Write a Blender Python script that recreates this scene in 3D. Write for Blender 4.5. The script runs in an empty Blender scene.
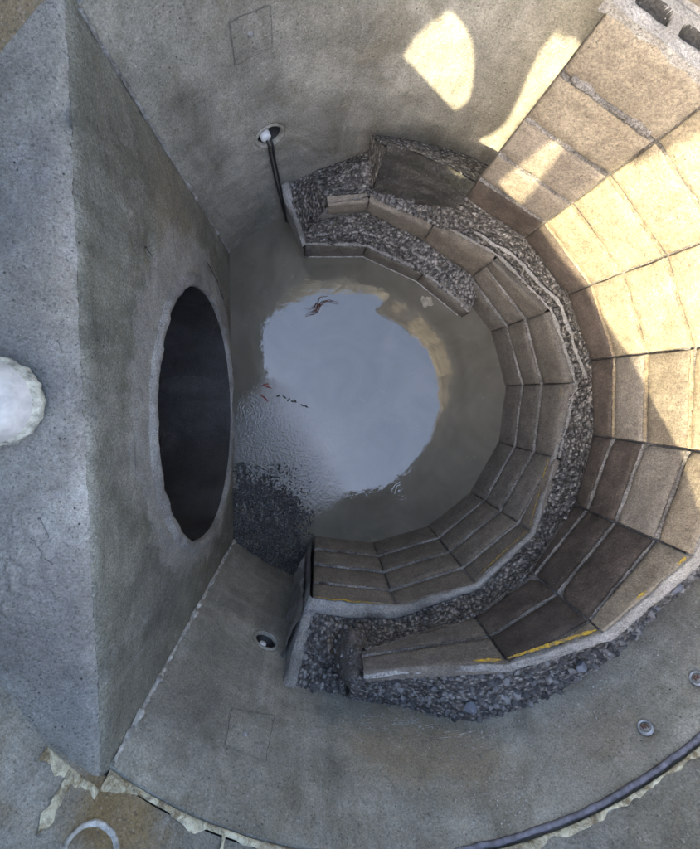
import bpy, bmesh, math, random
from math import radians as R, sin, cos, pi, sqrt, atan2, tan, hypot
from mathutils import Vector as V, Matrix, noise, geometry
random.seed(7)
SC = bpy.context.scene
COL = SC.collection

# ------------------------------------------------------------------ camera
cam_d = bpy.data.cameras.new('camera'); cam = bpy.data.objects.new('camera', cam_d); COL.objects.link(cam)
F_PX = 393.55
NX, NY, AZ = 315.29, 391.25, -0.0091           # where straight down lands in a 700 x 849 frame
n = V((NX-350, -(NY-424.5), -F_PX)).normalized()
Zr = -n
X1 = (V((1, 0, 0)) - Zr*Zr.x).normalized(); Y1 = Zr.cross(X1)
Xr = X1*cos(AZ) + Y1*sin(AZ); Yr = -X1*sin(AZ) + Y1*cos(AZ)
M3 = Matrix((Xr, Yr, Zr))
cam.matrix_world = Matrix.Translation((0, 0, 2.0)) @ M3.to_4x4()
cam_d.sensor_fit = 'HORIZONTAL'; cam_d.sensor_width = 36; cam_d.lens = F_PX/700*36
cam_d.clip_start = .02; cam_d.clip_end = 500
SC.camera = cam
# ------------------------------------------------------------------ light
SUN_AZ, SUN_EL = R(223), R(31.5)
w = bpy.data.worlds.new('World'); SC.world = w; w.use_nodes = True
nt = w.node_tree
sky = nt.nodes.new('ShaderNodeTexSky'); sky.sky_type = 'NISHITA'; sky.sun_disc = False
sky.sun_elevation = SUN_EL; sky.sun_rotation = pi/2 - SUN_AZ
sky.air_density = 1.0; sky.dust_density = 5.0; sky.ozone_density = 1.0
bg = nt.nodes['Background']; nt.links.new(sky.outputs[0], bg.inputs[0]); bg.inputs[1].default_value = .15
sd = bpy.data.lights.new('sun', 'SUN'); sd.energy = 2.3; sd.angle = R(.53); sd.color = (1, .86, .57)
so = bpy.data.objects.new('sun', sd); COL.objects.link(so)
sdir = V((cos(SUN_EL)*cos(SUN_AZ), cos(SUN_EL)*sin(SUN_AZ), sin(SUN_EL)))
so.rotation_euler = sdir.to_track_quat('Z', 'Y').to_euler(); so.location = sdir*20
SC.view_settings.view_transform = 'Standard'; SC.view_settings.look = 'None'
SC.view_settings.exposure = 3.52; SC.view_settings.gamma = 1

# ------------------------------------------------------------------ helpers
CX, CY, RS = .2569, -.0499, .9774               # shaft axis and radius (metres, as scaled here)
RL = .755                                       # lining radius
def cy(th, r, z):
    a = R(th); return V((CX+r*cos(a), CY+r*sin(a), z))
def nz(p, s, o=0): return noise.noise(V((p[0]*s+o, p[1]*s-o, p[2]*s+o*.7)))
def fr(p, s, oc=4): return noise.fractal(V(p)*s, .9, 2.1, oc)
def vor(p, s):
    return noise.voronoi(V(p)*s)[0][0]
def lerp_tab(tab, x):
    if x <= tab[0][0]: return tab[0][1]
    for (a, b), (c, d) in zip(tab, tab[1:]):
        if x <= c: return b+(d-b)*(x-a)/(c-a)
    return tab[-1][1]
def mk(name, vs, fs, mat=None, parent=None, smooth=True):
    me = bpy.data.meshes.new(name); me.from_pydata([tuple(v) for v in vs], [], fs); me.update()
    if mat: me.materials.append(mat)
    if smooth: me.polygons.foreach_set('use_smooth', [True]*len(me.polygons))
    o = bpy.data.objects.new(name, me); COL.objects.link(o)
    if parent: o.parent = parent
    return o
def tag(o, label=None, cat=None, group=None, kind=None):
    for k, v in (('label', label), ('category', cat), ('group', group), ('kind', kind)):
        if v: o[k] = v
    return o
def thing(name, label, cat, group=None):
    o = bpy.data.objects.new(name, None); o.empty_display_size = .1; COL.objects.link(o)
    return tag(o, label, cat, group)
def grid(nu, nv, f):
    vs = [f(i/nu, j/nv) for i in range(nu+1) for j in range(nv+1)]
    m = nv+1
    fs = [(i*m+j, (i+1)*m+j, (i+1)*m+j+1, i*m+j+1) for i in range(nu) for j in range(nv)]
    return vs, fs
def flipf(fs): return [tuple(reversed(f)) for f in fs]
def interp_path(pts, t):
    """pts: list of tuples, t in 0..1 evenly by index"""
    k = t*(len(pts)-1); i = min(int(k), len(pts)-2); f = k-i
    return [a+(b-a)*f for a, b in zip(pts[i], pts[i+1])]
def poly_r(th, joints, r=RL):
    """radius along the polygon with vertices on circle r at the joint angles"""
    for a, b in zip(joints, joints[1:]):
        if a <= th <= b:
            m = (a+b)/2; return r*cos(R((b-a)/2))/cos(R(th-m))
    return r

# ------------------------------------------------------------------ materials
def mat(name): 
    m = bpy.data.materials.new(name); m.use_nodes = True; return m
class NB:
    def __init__(s, m):
        s.t = m.node_tree; s.b = s.t.nodes['Principled BSDF']
        g = s.n('ShaderNodeNewGeometry'); s.pos = g.outputs['Position']; s.geo = g
    def n(s, k, **kw):
        x = s.t.nodes.new(k)
        for a, v in kw.items(): setattr(x, a, v)
        return x
    def l(s, a, b): s.t.links.new(a, b)
    def scaled(s, v):
        x = s.n('ShaderNodeVectorMath', operation='MULTIPLY'); s.l(s.pos, x.inputs[0]); x.inputs[1].default_value = v; return x.outputs[0]
    def noise(s, sc, det=6, rough=.6, vec=None, dist=0):
        x = s.n('ShaderNodeTexNoise'); x.inputs['Scale'].default_value = sc; x.inputs['Detail'].default_value = det
        x.inputs['Roughness'].default_value = rough; x.inputs['Distortion'].default_value = dist
        s.l(vec or s.pos, x.inputs['Vector']); return x.outputs['Fac']
    def vor(s, sc, feat='F1', vec=None):
        x = s.n('ShaderNodeTexVoronoi', feature=feat); x.inputs['Scale'].default_value = sc
        s.l(vec or s.pos, x.inputs['Vector']); return x
    def ramp(s, fac, stops):
        x = s.n('ShaderNodeValToRGB'); e = x.color_ramp.elements
        while len(e) < len(stops): e.new(.5)
        for el, (p, c) in zip(e, stops):
            el.position = p; el.color = (c, c, c, 1) if not hasattr(c, '__len__') else (*c, 1)
        s.l(fac, x.inputs[0]); return x.outputs[0]
    def mix(s, fac, a, b, bt='MIX'):
        x = s.n('ShaderNodeMix', data_type='RGBA', blend_type=bt)
        for sock, v in ((x.inputs[0], fac), (x.inputs[6], a), (x.inputs[7], b)):
            if hasattr(v, 'is_output'): s.l(v, sock)
            elif hasattr(v, '__len__'): sock.default_value = (*v, 1)
            else: sock.default_value = v
        return x.outputs[2]
    def math(s, op, a, b=0.):
        x = s.n('ShaderNodeMath', operation=op)
        for i, v in enumerate((a, b)):
            if hasattr(v, 'is_output'): s.l(v, x.inputs[i])
            else: x.inputs[i].default_value = v
        return x.outputs[0]
    def bump(s, h, strength, dist, prev=None):
        x = s.n('ShaderNodeBump'); x.inputs['Strength'].default_value = strength; x.inputs['Distance'].default_value = dist
        s.l(h, x.inputs['Height'])
        if prev: s.l(prev, x.inputs['Normal'])
        return x.outputs[0]

def concrete(name, c1, c2, stain=None, stain_amt=.5, speck=.12, pits=.5, bump=.5, rough=.85, sc=1., streak=.25, wet=0, grain=.3, light=None, patch=None, hband=0, lime=0, tan=(), pepper=1.):
    m = mat(name); b = NB(m)
    big = b.ramp(b.noise(2.3*sc, 10, .68, dist=1.1), [(.40, 0.), (.60, 1.)])
    col = b.mix(big, c1, c2)
    if streak:
        st = b.ramp(b.noise(7*sc, 5, .6, vec=b.scaled((1, 1, .12))), [(.38, 1-streak), (.62, 1.)])
        col = b.mix(1., col, st, 'MULTIPLY')
    if stain:
        sf = b.ramp(b.noise(4.1*sc, 7, .7, dist=1.2, vec=b.scaled((1, 1, .6))), [(.52, 0.), (.66, stain_amt)])
        col = b.mix(sf, col, stain)
    if hband:
        hb = b.ramp(b.noise(1., 6, .7, vec=b.scaled((1.2, 1.2, 16)), dist=.5), [(.36, 1-hband), (.62, 1+hband*.6)]); col = b.mix(1., col, hb, 'MULTIPLY')
    if lime:
        lf = b.ramp(b.noise(1., 9, .75, vec=b.scaled((9, 9, 2.2)), dist=1.5), [(.55, 0.), (.68, lime)]); col = b.mix(lf, col, (.46, .45, .42))
        l2 = b.ramp(b.noise(3.5, 10, .8, dist=2.), [(.58, 0.), (.66, lime)]); col = b.mix(l2, col, (.42, .40, .36))
    for (tx, ty, tz, tr, tc, ta) in tan:
        vm = b.n('ShaderNodeVectorMath', operation='DISTANCE'); b.l(b.pos, vm.inputs[0]); vm.inputs[1].default_value = (tx, ty, tz)
        dd = b.math('ADD', b.math('MULTIPLY', vm.outputs['Value'], 1/tr), b.math('MULTIPLY', b.math('SUBTRACT', b.noise(8, 8, .75, dist=.8), .5), 1.6))
        col = b.mix(b.ramp(dd, [(.35, ta), (.95, 0.)]), col, tc)
    # salt-and-pepper aggregate
    v3 = b.vor(260*sc); s3 = b.n('ShaderNodeSeparateColor'); b.l(v3.outputs['Color'], s3.inputs[0])
    col = b.mix(b.ramp(s3.outputs[0], [(.93, 0.), (.96, .42*pepper)]), col, (.06, .057, .053))
    col = b.mix(b.ramp(s3.outputs[1], [(.965, 0.), (.985, .2*pepper)]), col, (.5, .49, .47))
    if patch:
        vm = b.n('ShaderNodeVectorMath', operation='DISTANCE'); b.l(b.scaled((0, 1, 1)), vm.inputs[0]); vm.inputs[1].default_value = (0, patch[0], patch[1])
        dd = b.math('ADD', vm.outputs['Value'], b.math('MULTIPLY', b.math('SUBTRACT', b.noise(7, 6, .7), .5), .28))
        dd = b.math('SUBTRACT', dd, b.math('MULTIPLY', b.ramp(b.scaled((0, 0, 1)), [(.55, 0.), (.9, 1.)]), .05))
        pf = b.ramp(dd, [(.56, 1.), (.60, 0.)]); col = b.mix(b.math('MULTIPLY', pf, .75), col, (.33, .315, .285))
    # sand grain, light and dark specks
    g = b.ramp(b.noise(210*sc, 3, .9), [(.38, 1-grain*1.05), (.62, 1+grain*.6)])
    col = b.mix(1., col, g, 'MULTIPLY')
    mid = b.ramp(b.noise(9*sc, 9, .72, dist=.8), [(.34, 1-grain*.75), (.66, 1+grain*.35)])
    col = b.mix(1., col, mid, 'MULTIPLY')
    if speck:
        v = b.vor(150*sc); sp = b.ramp(v.outputs['Distance'], [(.06, 1.), (.16, 0.)])
        sel = b.ramp(b.noise(30*sc, 3, .6), [(.56, 0.), (.62, 1.)])
        col = b.mix(b.math('MULTIPLY', sp, b.math('MULTIPLY', sel, speck*5)), col, light or (.62, .62, .6))
    pv = b.vor(62*sc); pit = b.ramp(pv.outputs['Distance'], [(.05, 1.), (.17, 0.)])
    psel = b.ramp(b.noise(11*sc, 3, .5), [(.54, 0.), (.6, 1.)])
    pit = b.math('MULTIPLY', pit, psel)
    col = b.mix(b.math('MULTIPLY', pit, pits), col, (.02, .02, .02))
    b.l(col, b.b.inputs['Base Color'])
    rr = b.ramp(b.noise(5*sc, 5, .6), [(.35, max(.05, rough-.12-wet)), (.7, rough)])
    b.l(rr, b.b.inputs['Roughness'])
    n1 = b.bump(b.noise(110*sc, 6, .85), bump, .008)
    n2 = b.bump(b.noise(18*sc, 7, .7), bump*.8, .02, n1)
    n3 = b.bump(b.math('SUBTRACT', 1., pit), bump, .004, n2)
    b.l(n3, b.b.inputs['Normal'])
    b.b.inputs['Specular IOR Level'].default_value = .35
    return m
def tilemat(name, c1, c2, dirt=(.035, .028, .022), dirt_amt=.5, rough=.8, speck=.1, rnd=.18):
    m = mat(name); b = NB(m)
    oi = b.n('ShaderNodeObjectInfo')
    col = b.mix(b.ramp(b.noise(9, 7, .65, dist=.5), [(.35, 0.), (.65, 1.)]), c1, c2)
    rv = b.n('ShaderNodeMapRange'); b.l(oi.outputs['Random'], rv.inputs[0]); rv.inputs[3].default_value = 1-rnd; rv.inputs[4].default_value = 1+rnd
    col = b.mix(1., col, rv.outputs[0], 'MULTIPLY')
    df = b.ramp(b.noise(13, 8, .75, dist=.8), [(.48, 0.), (.7, dirt_amt)])
    col = b.mix(df, col, dirt)
    g = b.ramp(b.noise(170, 4, .9), [(.36, .5), (.64, 1.35)]); col = b.mix(1., col, g, 'MULTIPLY'); g2 = b.ramp(b.noise(34, 8, .8, dist=.5), [(.36, .72), (.64, 1.18)]); col = b.mix(1., col, g2, 'MULTIPLY')
    v = b.vor(120); sp = b.ramp(v.outputs['Distance'], [(.05, 1.), (.14, 0.)])
    sel = b.ramp(b.noise(26, 3, .6), [(.55, 0.), (.62, 1.)])
    col = b.mix(b.math('MULTIPLY', sp, b.math('MULTIPLY', sel, min(1, speck*5))), col, (.5, .47, .42))
    v2 = b.vor(95); pt = b.ramp(v2.outputs['Distance'], [(.05, 1.), (.2, 0.)])
    sel2 = b.ramp(b.noise(17, 3, .6), [(.5, 0.), (.6, 1.)]); pt = b.math('MULTIPLY', pt, sel2)
    col = b.mix(b.math('MULTIPLY', pt, .6), col, (.015, .013, .012))
    b.l(col, b.b.inputs['Base Color'])
    b.l(b.ramp(b.noise(8, 4), [(.3, rough-.2), (.7, rough)]), b.b.inputs['Roughness'])
    n1 = b.bump(b.noise(120, 6, .85), .7, .005); n2 = b.bump(b.noise(24, 7, .7), .6, .009, n1)
    n3 = b.bump(b.math('SUBTRACT', 1., pt), .6, .003, n2)
    b.l(n3, b.b.inputs['Normal']); b.b.inputs['Specular IOR Level'].default_value = .35
    return m
def rubblemat(name, dark, mid, light, sc=1., island=False, tint=None):
    m = mat(name); b = NB(m)
    v = b.vor(48*sc); vc = b.n('ShaderNodeSeparateColor'); b.l(v.outputs['Color'], vc.inputs[0])
    f = b.math('ADD', b.math('MULTIPLY', vc.outputs[0], .55), b.math('MULTIPLY', b.noise(70*sc, 5, .8), .6))
    if island:
        f = b.math('ADD', b.math('MULTIPLY', b.geo.outputs['Random Per Island'], .6), b.math('MULTIPLY', b.noise(90*sc, 5, .8), .5))
    col = b.ramp(f, [(.25, dark), (.55, mid), (.9, light)])
    if tint: col = b.mix(b.ramp(b.noise(3.5, 4), [(.45, 0.), (.6, .6)]), col, tint)
    ed = b.ramp(v.outputs['Distance'], [(.3, 1.), (.62, .35)]); 
    if not island: col = b.mix(1., col, ed, 'MULTIPLY')  # gaps between stones darkened in the colour, as shade would lie there
    b.l(col, b.b.inputs['Base Color']); b.b.inputs['Roughness'].default_value = .8
    n1 = b.bump(b.noise(120*sc, 6, .8), .8, .005)
    n2 = b.bump(b.math('SUBTRACT', 1., v.outputs['Distance']), .9 if not island else .1, .012, n1)
    b.l(n2, b.b.inputs['Normal']); return m
def plain(name, c, rough=.7, nsc=60, var=.3, spec=.4, bump=.3):
    m = mat(name); b = NB(m)
    g = b.ramp(b.noise(nsc, 5, .7), [(.3, 1-var), (.7, 1+var*.5)])
    b.l(b.mix(1., c, g, 'MULTIPLY'), b.b.inputs['Base Color']); b.b.inputs['Roughness'].default_value = rough
    b.b.inputs['Specular IOR Level'].default_value = spec
    b.l(b.bump(b.noise(nsc*1.5, 4, .7), bump, .003), b.b.inputs['Normal']); return m

M_RING = concrete('ring_concrete', (.21, .20, .162), (.31, .297, .248), stain=(.13, .115, .08), stain_amt=.6, speck=.06, pits=.8, bump=.4, hband=.10, lime=.22, tan=[(0.223, -1.026, 0.920, .20, (.24, .19, .12), .7), (0.427, -1.012, 1.020, .16, (.25, .20, .13), .6), (-0.345, -0.820, 1.000, .16, (.13, .12, .10), .6), (0.745, -0.896, 1.100, .15, (.20, .16, .11), .5), (-0.109, 0.856, 0.350, .22, (.16, .155, .14), .5)])
M_UPPER = concrete('upper_ring_concrete', (.20, .195, .165), (.30, .29, .25), stain=(.16, .125, .07), stain_amt=.7, speck=.1, pits=.7, bump=.6, hband=.1, lime=.35, tan=[(-0.492, 0.578, 1.350, .25, (.22, .165, .09), .85), (-0.371, -0.798, 1.280, .12, (.20, .14, .06), .8), (0.745, -0.896, 1.350, .2, (.15, .13, .09), .6)])
M_BENCHTOP = concrete('bench_top_concrete', (.30, .278, .228), (.43, .405, .345), stain=(.22, .19, .16), stain_amt=.55, speck=.15, pits=.9, bump=1., streak=0, grain=.30, lime=.5, tan=[(-.50, -.42, 1.25, .22, (.25, .215, .18), .7), (-.56, .02, 1.25, .18, (.20, .195, .18), .6), (-.52, .30, 1.25, .16, (.24, .23, .21), .5), (-.43, -.62, 1.25, .12, (.22, .21, .19), .6)])
M_BENCHFACE = concrete('bench_face_concrete', (.16, .153, .115), (.255, .245, .19), stain=(.31, .295, .25), stain_amt=.5, speck=.14, pits=.9, bump=.8, grain=.4, streak=.15, patch=(-.05, .50), lime=.28, tan=[(-.41, .50, .75, .22, (.26, .215, .15), .6), (-.41, -.55, .9, .25, (.15, .145, .125), .6), (-.41, .30, .10, .2, (.13, .10, .07), .6)])
M_LITSILT = concrete('lit_pipe_silt', (.055, .053, .052), (.095, .092, .09), stain=(.05, .05, .05), speck=0, pits=0, bump=.8, rough=.5, pepper=0)
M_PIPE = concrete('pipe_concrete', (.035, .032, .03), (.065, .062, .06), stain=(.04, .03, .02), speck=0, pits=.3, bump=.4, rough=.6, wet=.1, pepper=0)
M_MORT = concrete('mortar', (.27, .26, .24), (.38, .365, .34), stain=(.16, .14, .11), speck=.3, pits=.8, bump=.9, streak=0, grain=.4)
M_BAND = concrete('band_concrete', (.24, .23, .21), (.37, .36, .335), stain=(.2, .17, .14), speck=.2, pits=1., bump=.9, streak=0, grain=.35)
M_JOINT = concrete('joint_mortar_mat', (.14, .13, .118), (.26, .245, .225), stain=(.05, .045, .04), speck=.35, pits=1., bump=1., streak=0, grain=.6, light=(.5, .48, .45))
M_JOINTD = concrete('dark_backing', (.04, .038, .034), (.085, .08, .07), stain=(.05, .06, .03), speck=.3, pits=1., bump=1., streak=0, grain=.6)
M_NOSE = concrete('crumbled_mortar', (.09, .08, .07), (.17, .15, .13), stain=(.04, .035, .03), speck=.35, pits=1., bump=1., streak=0, grain=.6)
M_SCR = plain('lime_scrape', (.36, .34, .29), .9, 70, .9, bump=.6)
M_SUNJ = concrete('sunlit_joint', (.20, .16, .10), (.28, .225, .15), stain=(.12, .08, .05), speck=.2, pits=.6, bump=.8, streak=0, grain=.4)  # joint mortar for the sunlit stretch, the sun's warmth put into its colour
M_LJ = concrete('lower_joint', (.20, .19, .172), (.34, .325, .30), stain=(.04, .038, .035), stain_amt=.9, speck=.35, pits=1., bump=1., streak=0, grain=.6, light=(.55, .53, .5))
M_CREAM = mat('cream_mortar'); _b = NB(M_CREAM)
_c = _b.mix(_b.ramp(_b.noise(22, 8, .8, dist=.6), [(.42, 0.), (.56, 1.)]), (.18, .135, .07), (.60, .56, .40))
_c = _b.mix(_b.ramp(_b.noise(60, 6, .8), [(.5, 0.), (.66, .7)]), _c, (.20, .19, .165)); _b.l(_c, _b.b.inputs['Base Color']); _b.b.inputs['Roughness'].default_value = .85
_b.l(_b.bump(_b.noise(70, 7, .8), .9, .01), _b.b.inputs['Normal'])
M_WHITE = plain('whitish_mortar', (.34, .33, .30), .85, 45, .8, bump=.9)
M_RUB = rubblemat('rubble_fill', (.04, .037, .033), (.165, .153, .138), (.37, .35, .32), sc=1.5)
M_RUBSTONE = rubblemat('rubble_chips', (.025, .025, .027), (.085, .083, .082), (.22, .215, .21), island=True)
M_BLUE = rubblemat('blue_stone', (.035, .04, .048), (.075, .083, .10), (.15, .16, .185), sc=1., island=True)
T_LOW = tilemat('lower_tile', (.135, .115, .09), (.185, .16, .128), dirt=(.07, .06, .05), dirt_amt=.45)
T_GREY = tilemat('grey_tile', (.125, .11, .09), (.17, .153, .128), dirt=(.06, .05, .042), dirt_amt=.5)
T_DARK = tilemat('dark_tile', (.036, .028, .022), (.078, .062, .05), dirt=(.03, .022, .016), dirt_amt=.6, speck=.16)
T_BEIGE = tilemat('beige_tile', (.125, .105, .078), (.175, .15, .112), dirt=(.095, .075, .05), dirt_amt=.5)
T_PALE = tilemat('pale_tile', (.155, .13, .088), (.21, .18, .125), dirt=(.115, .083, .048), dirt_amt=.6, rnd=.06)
T_TAN = tilemat('tan_tile', (.095, .082, .068), (.14, .122, .10), dirt=(.06, .05, .04), dirt_amt=.6, speck=.16)
M_YEL = mat('yellow_paint'); _b = NB(M_YEL)
_c = _b.mix(_b.ramp(_b.noise(75, 8, .85, dist=.6), [(.44, 0.), (.56, 1.)]), (.13, .11, .08), (.56, .36, .02)); _b.l(_c, _b.b.inputs['Base Color']); _b.b.inputs['Roughness'].default_value = .75
_b.l(_b.bump(_b.noise(120, 5, .8), .6, .004), _b.b.inputs['Normal'])
M_GASK = plain('rubber_gasket', (.105, .10, .115), .65, 50, .7, bump=.8)
M_STEEL = plain('grey_steel', (.22, .23, .24), .5, 60, .4)
M_DARK = plain('black_cord', (.012, .012, .013), .6, 80, .3)
M_CRACKL = plain('crack_light', (.10, .092, .082), .9, 60, .5)
M_CRACK = plain('crack_dark', (.03, .027, .024), .9, 60, .3)
M_PLUG = plain('white_plug', (.55, .56, .56), .5, 50, .2)
M_RUST = plain('rusty_slot', (.10, .03, .015), .8, 90, .4)
M_BOOT = plain('white_rubber', (.40, .365, .32), .6, 24, .30, bump=.5)
M_TREAD = plain('boot_tread', (.42, .40, .32), .75, 60, .7, bump=.8)
M_TROU = plain('trousers_cloth', (.03, .035, .06), .9, 120, .3)
M_JACK = plain('jacket_cloth', (.05, .05, .055), .9, 120, .3)
M_SKIN = plain('skin', (.45, .27, .19), .6, 60, .1)
M_HAIR = plain('hair', (.02, .015, .01), .8, 60, .3)
M_EARTH = concrete('earth', (.16, .13, .09), (.24, .20, .15), speck=.2, pits=.5, bump=1., streak=0)

# ------------------------------------------------------------------ lower shaft ring
SOCK = [(114.6, .605, .045, .05), (-116.6, .585, .043, .05), (-53.9, 1.141, .020, .008), (-43.2, 1.137, .020, .008)]
def wallpos(th, z, r=RS):
    p = cy(th, r, z)
    d = .0035*fr(p, 3.) + .0012*nz(p, 22)
    for (a, zz, rr, dep) in SOCK:
        q = hypot((th-a)*pi/180*RS, z-zz)
        if q < rr*1.25: d += dep*(1-max(0., (q-rr*.75)/(rr*.5)))
    # broken arris at the top of the ring and hand-smeared lower zone
    if z > 1.2: d += .006*max(0, fr(p, 14))*(z-1.2)/.02
    return cy(th, r+d, z)
ring = thing('shaft_ring', 'lower grey concrete ring, the smooth curved wall standing in the water behind the tiles', 'concrete ring')
def f(u, v):
    return wallpos(-137+274*u, -.2+1.42*v)
vs, fs = grid(600, 180, f)
mk('inner_wall', vs, flipf(fs), M_RING, ring)
vs, fs = grid(160, 3, lambda u, v: (cy(-137+274*u, RS+.13*v, 1.22 if v < .9 else 1.215)))
mk('ring_top', vs, fs, M_RING, ring)
# small cast-in squares on the wall
def wall_line(pts, wd, mt, name, parent, r=RS, off=.002, h=.003):
    """thin crooked strip on the wall through (th,z) points"""
    P = []
    for (a, b), (c, d) in zip(pts, pts[1:]):
        k = max(2, int(hypot((c-a)*RS*pi/180, d-b)/.012))
        for i in range(k): P.append((a+(c-a)*i/k, b+(d-b)*i/k))
    P.append(pts[-1]); vs = []
    for i, (t, z) in enumerate(P):
        a = P[max(0, i-1)]; c = P[min(len(P)-1, i+1)]
        dx, dz = (c[0]-a[0])*RS*pi/180, c[1]-a[1]; L = hypot(dx, dz) or 1
        nxx, nzz = -dz/L, dx/L; ww = wd*(.6+.8*abs(nz((t*.2, z, 3), 31)))
        jx, jz = .0025*nz((t, z, 1), 17), .0025*nz((z, t, 5), 19)
        for s in (-1, 1):
            tt = t+(nxx*s*ww/2+jx)/RS*180/pi; zz = z+nzz*s*ww/2+jz
            p = wallpos(tt, zz, r); q = V((p.x-CX, p.y-CY, 0)).normalized()
            vs.append(p-q*off); 
    fs = [(2*i, 2*i+1, 2*i+3, 2*i+2) for i in range(len(P)-1)]
    return mk(name, vs, fs, mt, parent)
for nm, q, dot in (('lower', [(-120.1, .936), (-112.6, .903), (-113.1, 1.051), (-119.7, 1.047)], (-117, .994)),
                   ('upper', [(117.4, 1.033), (111.5, 1.035), (112, .93), (118, .923)], (114.9, .983))):
    lb = 'small square scored patch in the shaft wall %s' % ('below the round hole near the bottom' if nm == 'lower' else 'above the hole with hanging cords')
    t = thing('wall_patch', lb, 'patch', 'square patches cast in the ring wall')
    def f(u, v, q=q):
        a = [q[0][k]+(q[1][k]-q[0][k])*u for k in (0, 1)]; b = [q[3][k]+(q[2][k]-q[3][k])*u for k in (0, 1)]
        th, z = a[0]+(b[0]-a[0])*v, a[1]+(b[1]-a[1])*v; p = wallpos(th, z); c = V((p.x-CX, p.y-CY, 0)).normalized()
        return p - c*.0022
    vs, fs = grid(14, 14, f); mk('infill', vs, fs, M_RING, t)
    for a, b in ((0, 1), (1, 2), (2, 3), (3, 0)):
        if (nm, a) in (('lower', 2),): continue
        wall_line([q[a], q[b]], .0019, M_CRACKL, 'edge_crack', t, off=.0032)
    p = wallpos(*dot); c = V((p.x-CX, p.y-CY, 0)).normalized()
    u_ = V((0, 0, 1)); s_ = c.cross(u_)
    vs = []; 
    for k in range(12): a = k*pi/6; vs.append(p-c*.003+(s_*cos(a)+u_*sin(a))*.009)
    for k in range(12): a = k*pi/6; vs.append(p-c*.007+(s_*cos(a)+u_*sin(a))*.0055)
    fs = [(k, (k+1) % 12, 12+(k+1) % 12, 12+k) for k in range(12)]+[tuple(range(12, 24))]
    mk('knob', vs, fs, M_MORT, t)

def disc_on_wall(name, th, z, r0, prof, mt, parent, seg=20):
    """prof: list of (radius, inward distance); lathe about the wall normal"""
    p = cy(th, RS, z); c = V((p.x-CX, p.y-CY, 0)).normalized(); u_ = V((0, 0, 1)); s_ = c.cross(u_)
    vs = []; fs = []
    for i, (rr, d) in enumerate(prof):
        for k in range(seg):
            a = 2*pi*k/seg; j = 1+.05*nz((i*3.1, cos(a)*2, sin(a)*2), 1.3)
            vs.append(p-c*d+(s_*cos(a)+u_*sin(a))*rr*j)
    for i in range(len(prof)-1):
        for k in range(seg): fs.append((i*seg+k, i*seg+(k+1) % seg, (i+1)*seg+(k+1) % seg, (i+1)*seg+k))
    if prof[-1][0] < .03 and name != 'collar': fs.append(tuple((len(prof)-1)*seg+k for k in range(seg)))
    return mk(name, vs, fs, mt, parent)
s = thing('lifting_socket', 'round hole in the shaft wall with a white plug and two black cords hanging out', 'socket', 'round sockets in the shaft wall')
disc_on_wall('rim', 114.6, .605, .05, [(.056, -.004), (.052, .004), (.045, .002), (.042, -.012)], M_RING, s)
disc_on_wall('cup', 114.6, .605, .05, [(.046, -.002), (.038, -.030), (.001, -.036)], M_DARK, s)
disc_on_wall('plug', 115.4, .60, .02, [(.018, -.04), (.018, -.004), (.015, .0), (.001, .001)], M_PLUG, s)
s = thing('lifting_socket', 'round hole in the wall with pale plug, beside the lining\'s cut end', 'socket', 'round sockets in the shaft wall')
disc_on_wall('rim', -116.6, .585, .05, [(.052, -.004), (.048, .003), (.042, .002), (.040, -.012)], M_RING, s)
disc_on_wall('cup', -116.6, .585, .05, [(.044, -.002), (.036, -.030), (.001, -.036)], M_DARK, s)
disc_on_wall('plug', -117.0, .60, .02, [(.014, -.04), (.014, -.010), (.012, -.006), (.001, -.005)], M_PLUG, s)
for th, z, lb in ((-53.9, 1.141, 'small round steel insert with rusty slots in the wall just above the grey gasket'),
                  (-43.2, 1.137, 'small round steel insert half cut off by the right edge of the photo')):
    s = thing('steel_insert', lb, 'insert', 'steel inserts in the shaft wall')
    disc_on_wall('collar', th, z, .02, [(.018, -.004), (.0172, .003), (.0138, .0035), (.0135, -.003)], M_STEEL, s)
    disc_on_wall('face', th, z, .02, [(.014, -.006), (.0136, -.001), (.001, .000)], M_WHITE, s)
    for k in (-1, 0, 1):
        p = cy(th+k*.32, RS-.001, z+.002*k); c = V((p.x-CX, p.y-CY, 0)).normalized(); u_ = V((0, 0, 1)); s_ = c.cross(u_)
        vs = [p-c*d+s_*a+u_*b for d in (0, .0025) for a, b in ((-.0014, -.005), (.0014, -.005), (.001, .005), (-.001, .005))]
        mk('slot', vs, [(0, 1, 5, 4), (1, 2, 6, 5), (2, 3, 7, 6), (3, 0, 4, 7), (4, 5, 6, 7)], M_RUST, s, False)
def tube(name, pts, r, mt, parent=None, seg=8, wob=0):
    vs = []; fs = []
    for i, p in enumerate(pts):
        a = V(pts[max(0, i-1)]); b = V(pts[min(len(pts)-1, i+1)]); d = (b-a).normalized()
        s1 = d.orthogonal().normalized(); s1 = (V((0, 0, 1)).cross(d) if abs(d.z) < .9 else V((1, 0, 0)).cross(d)).normalized(); s2 = d.cross(s1)
        rr = (r[i] if hasattr(r, '__len__') else r)
        for k in range(seg):
            an = 2*pi*k/seg; w_ = 1+wob*nz((i*.7, k*1.3, 2), .9); vs.append(V(p)+(s1*cos(an)+s2*sin(an))*rr*w_)
    for i in range(len(pts)-1):
        for k in range(seg): fs.append((i*seg+k, i*seg+(k+1) % seg, (i+1)*seg+(k+1) % seg, (i+1)*seg+k))
    fs.append(tuple(range(seg))[::-1]); fs.append(tuple((len(pts)-1)*seg+k for k in range(seg)))
    return mk(name, vs, fs, mt, parent)
rp = thing('hanging_cord', 'pair of thin black cords hanging from the plugged hole down to the water', 'cord')
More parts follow.
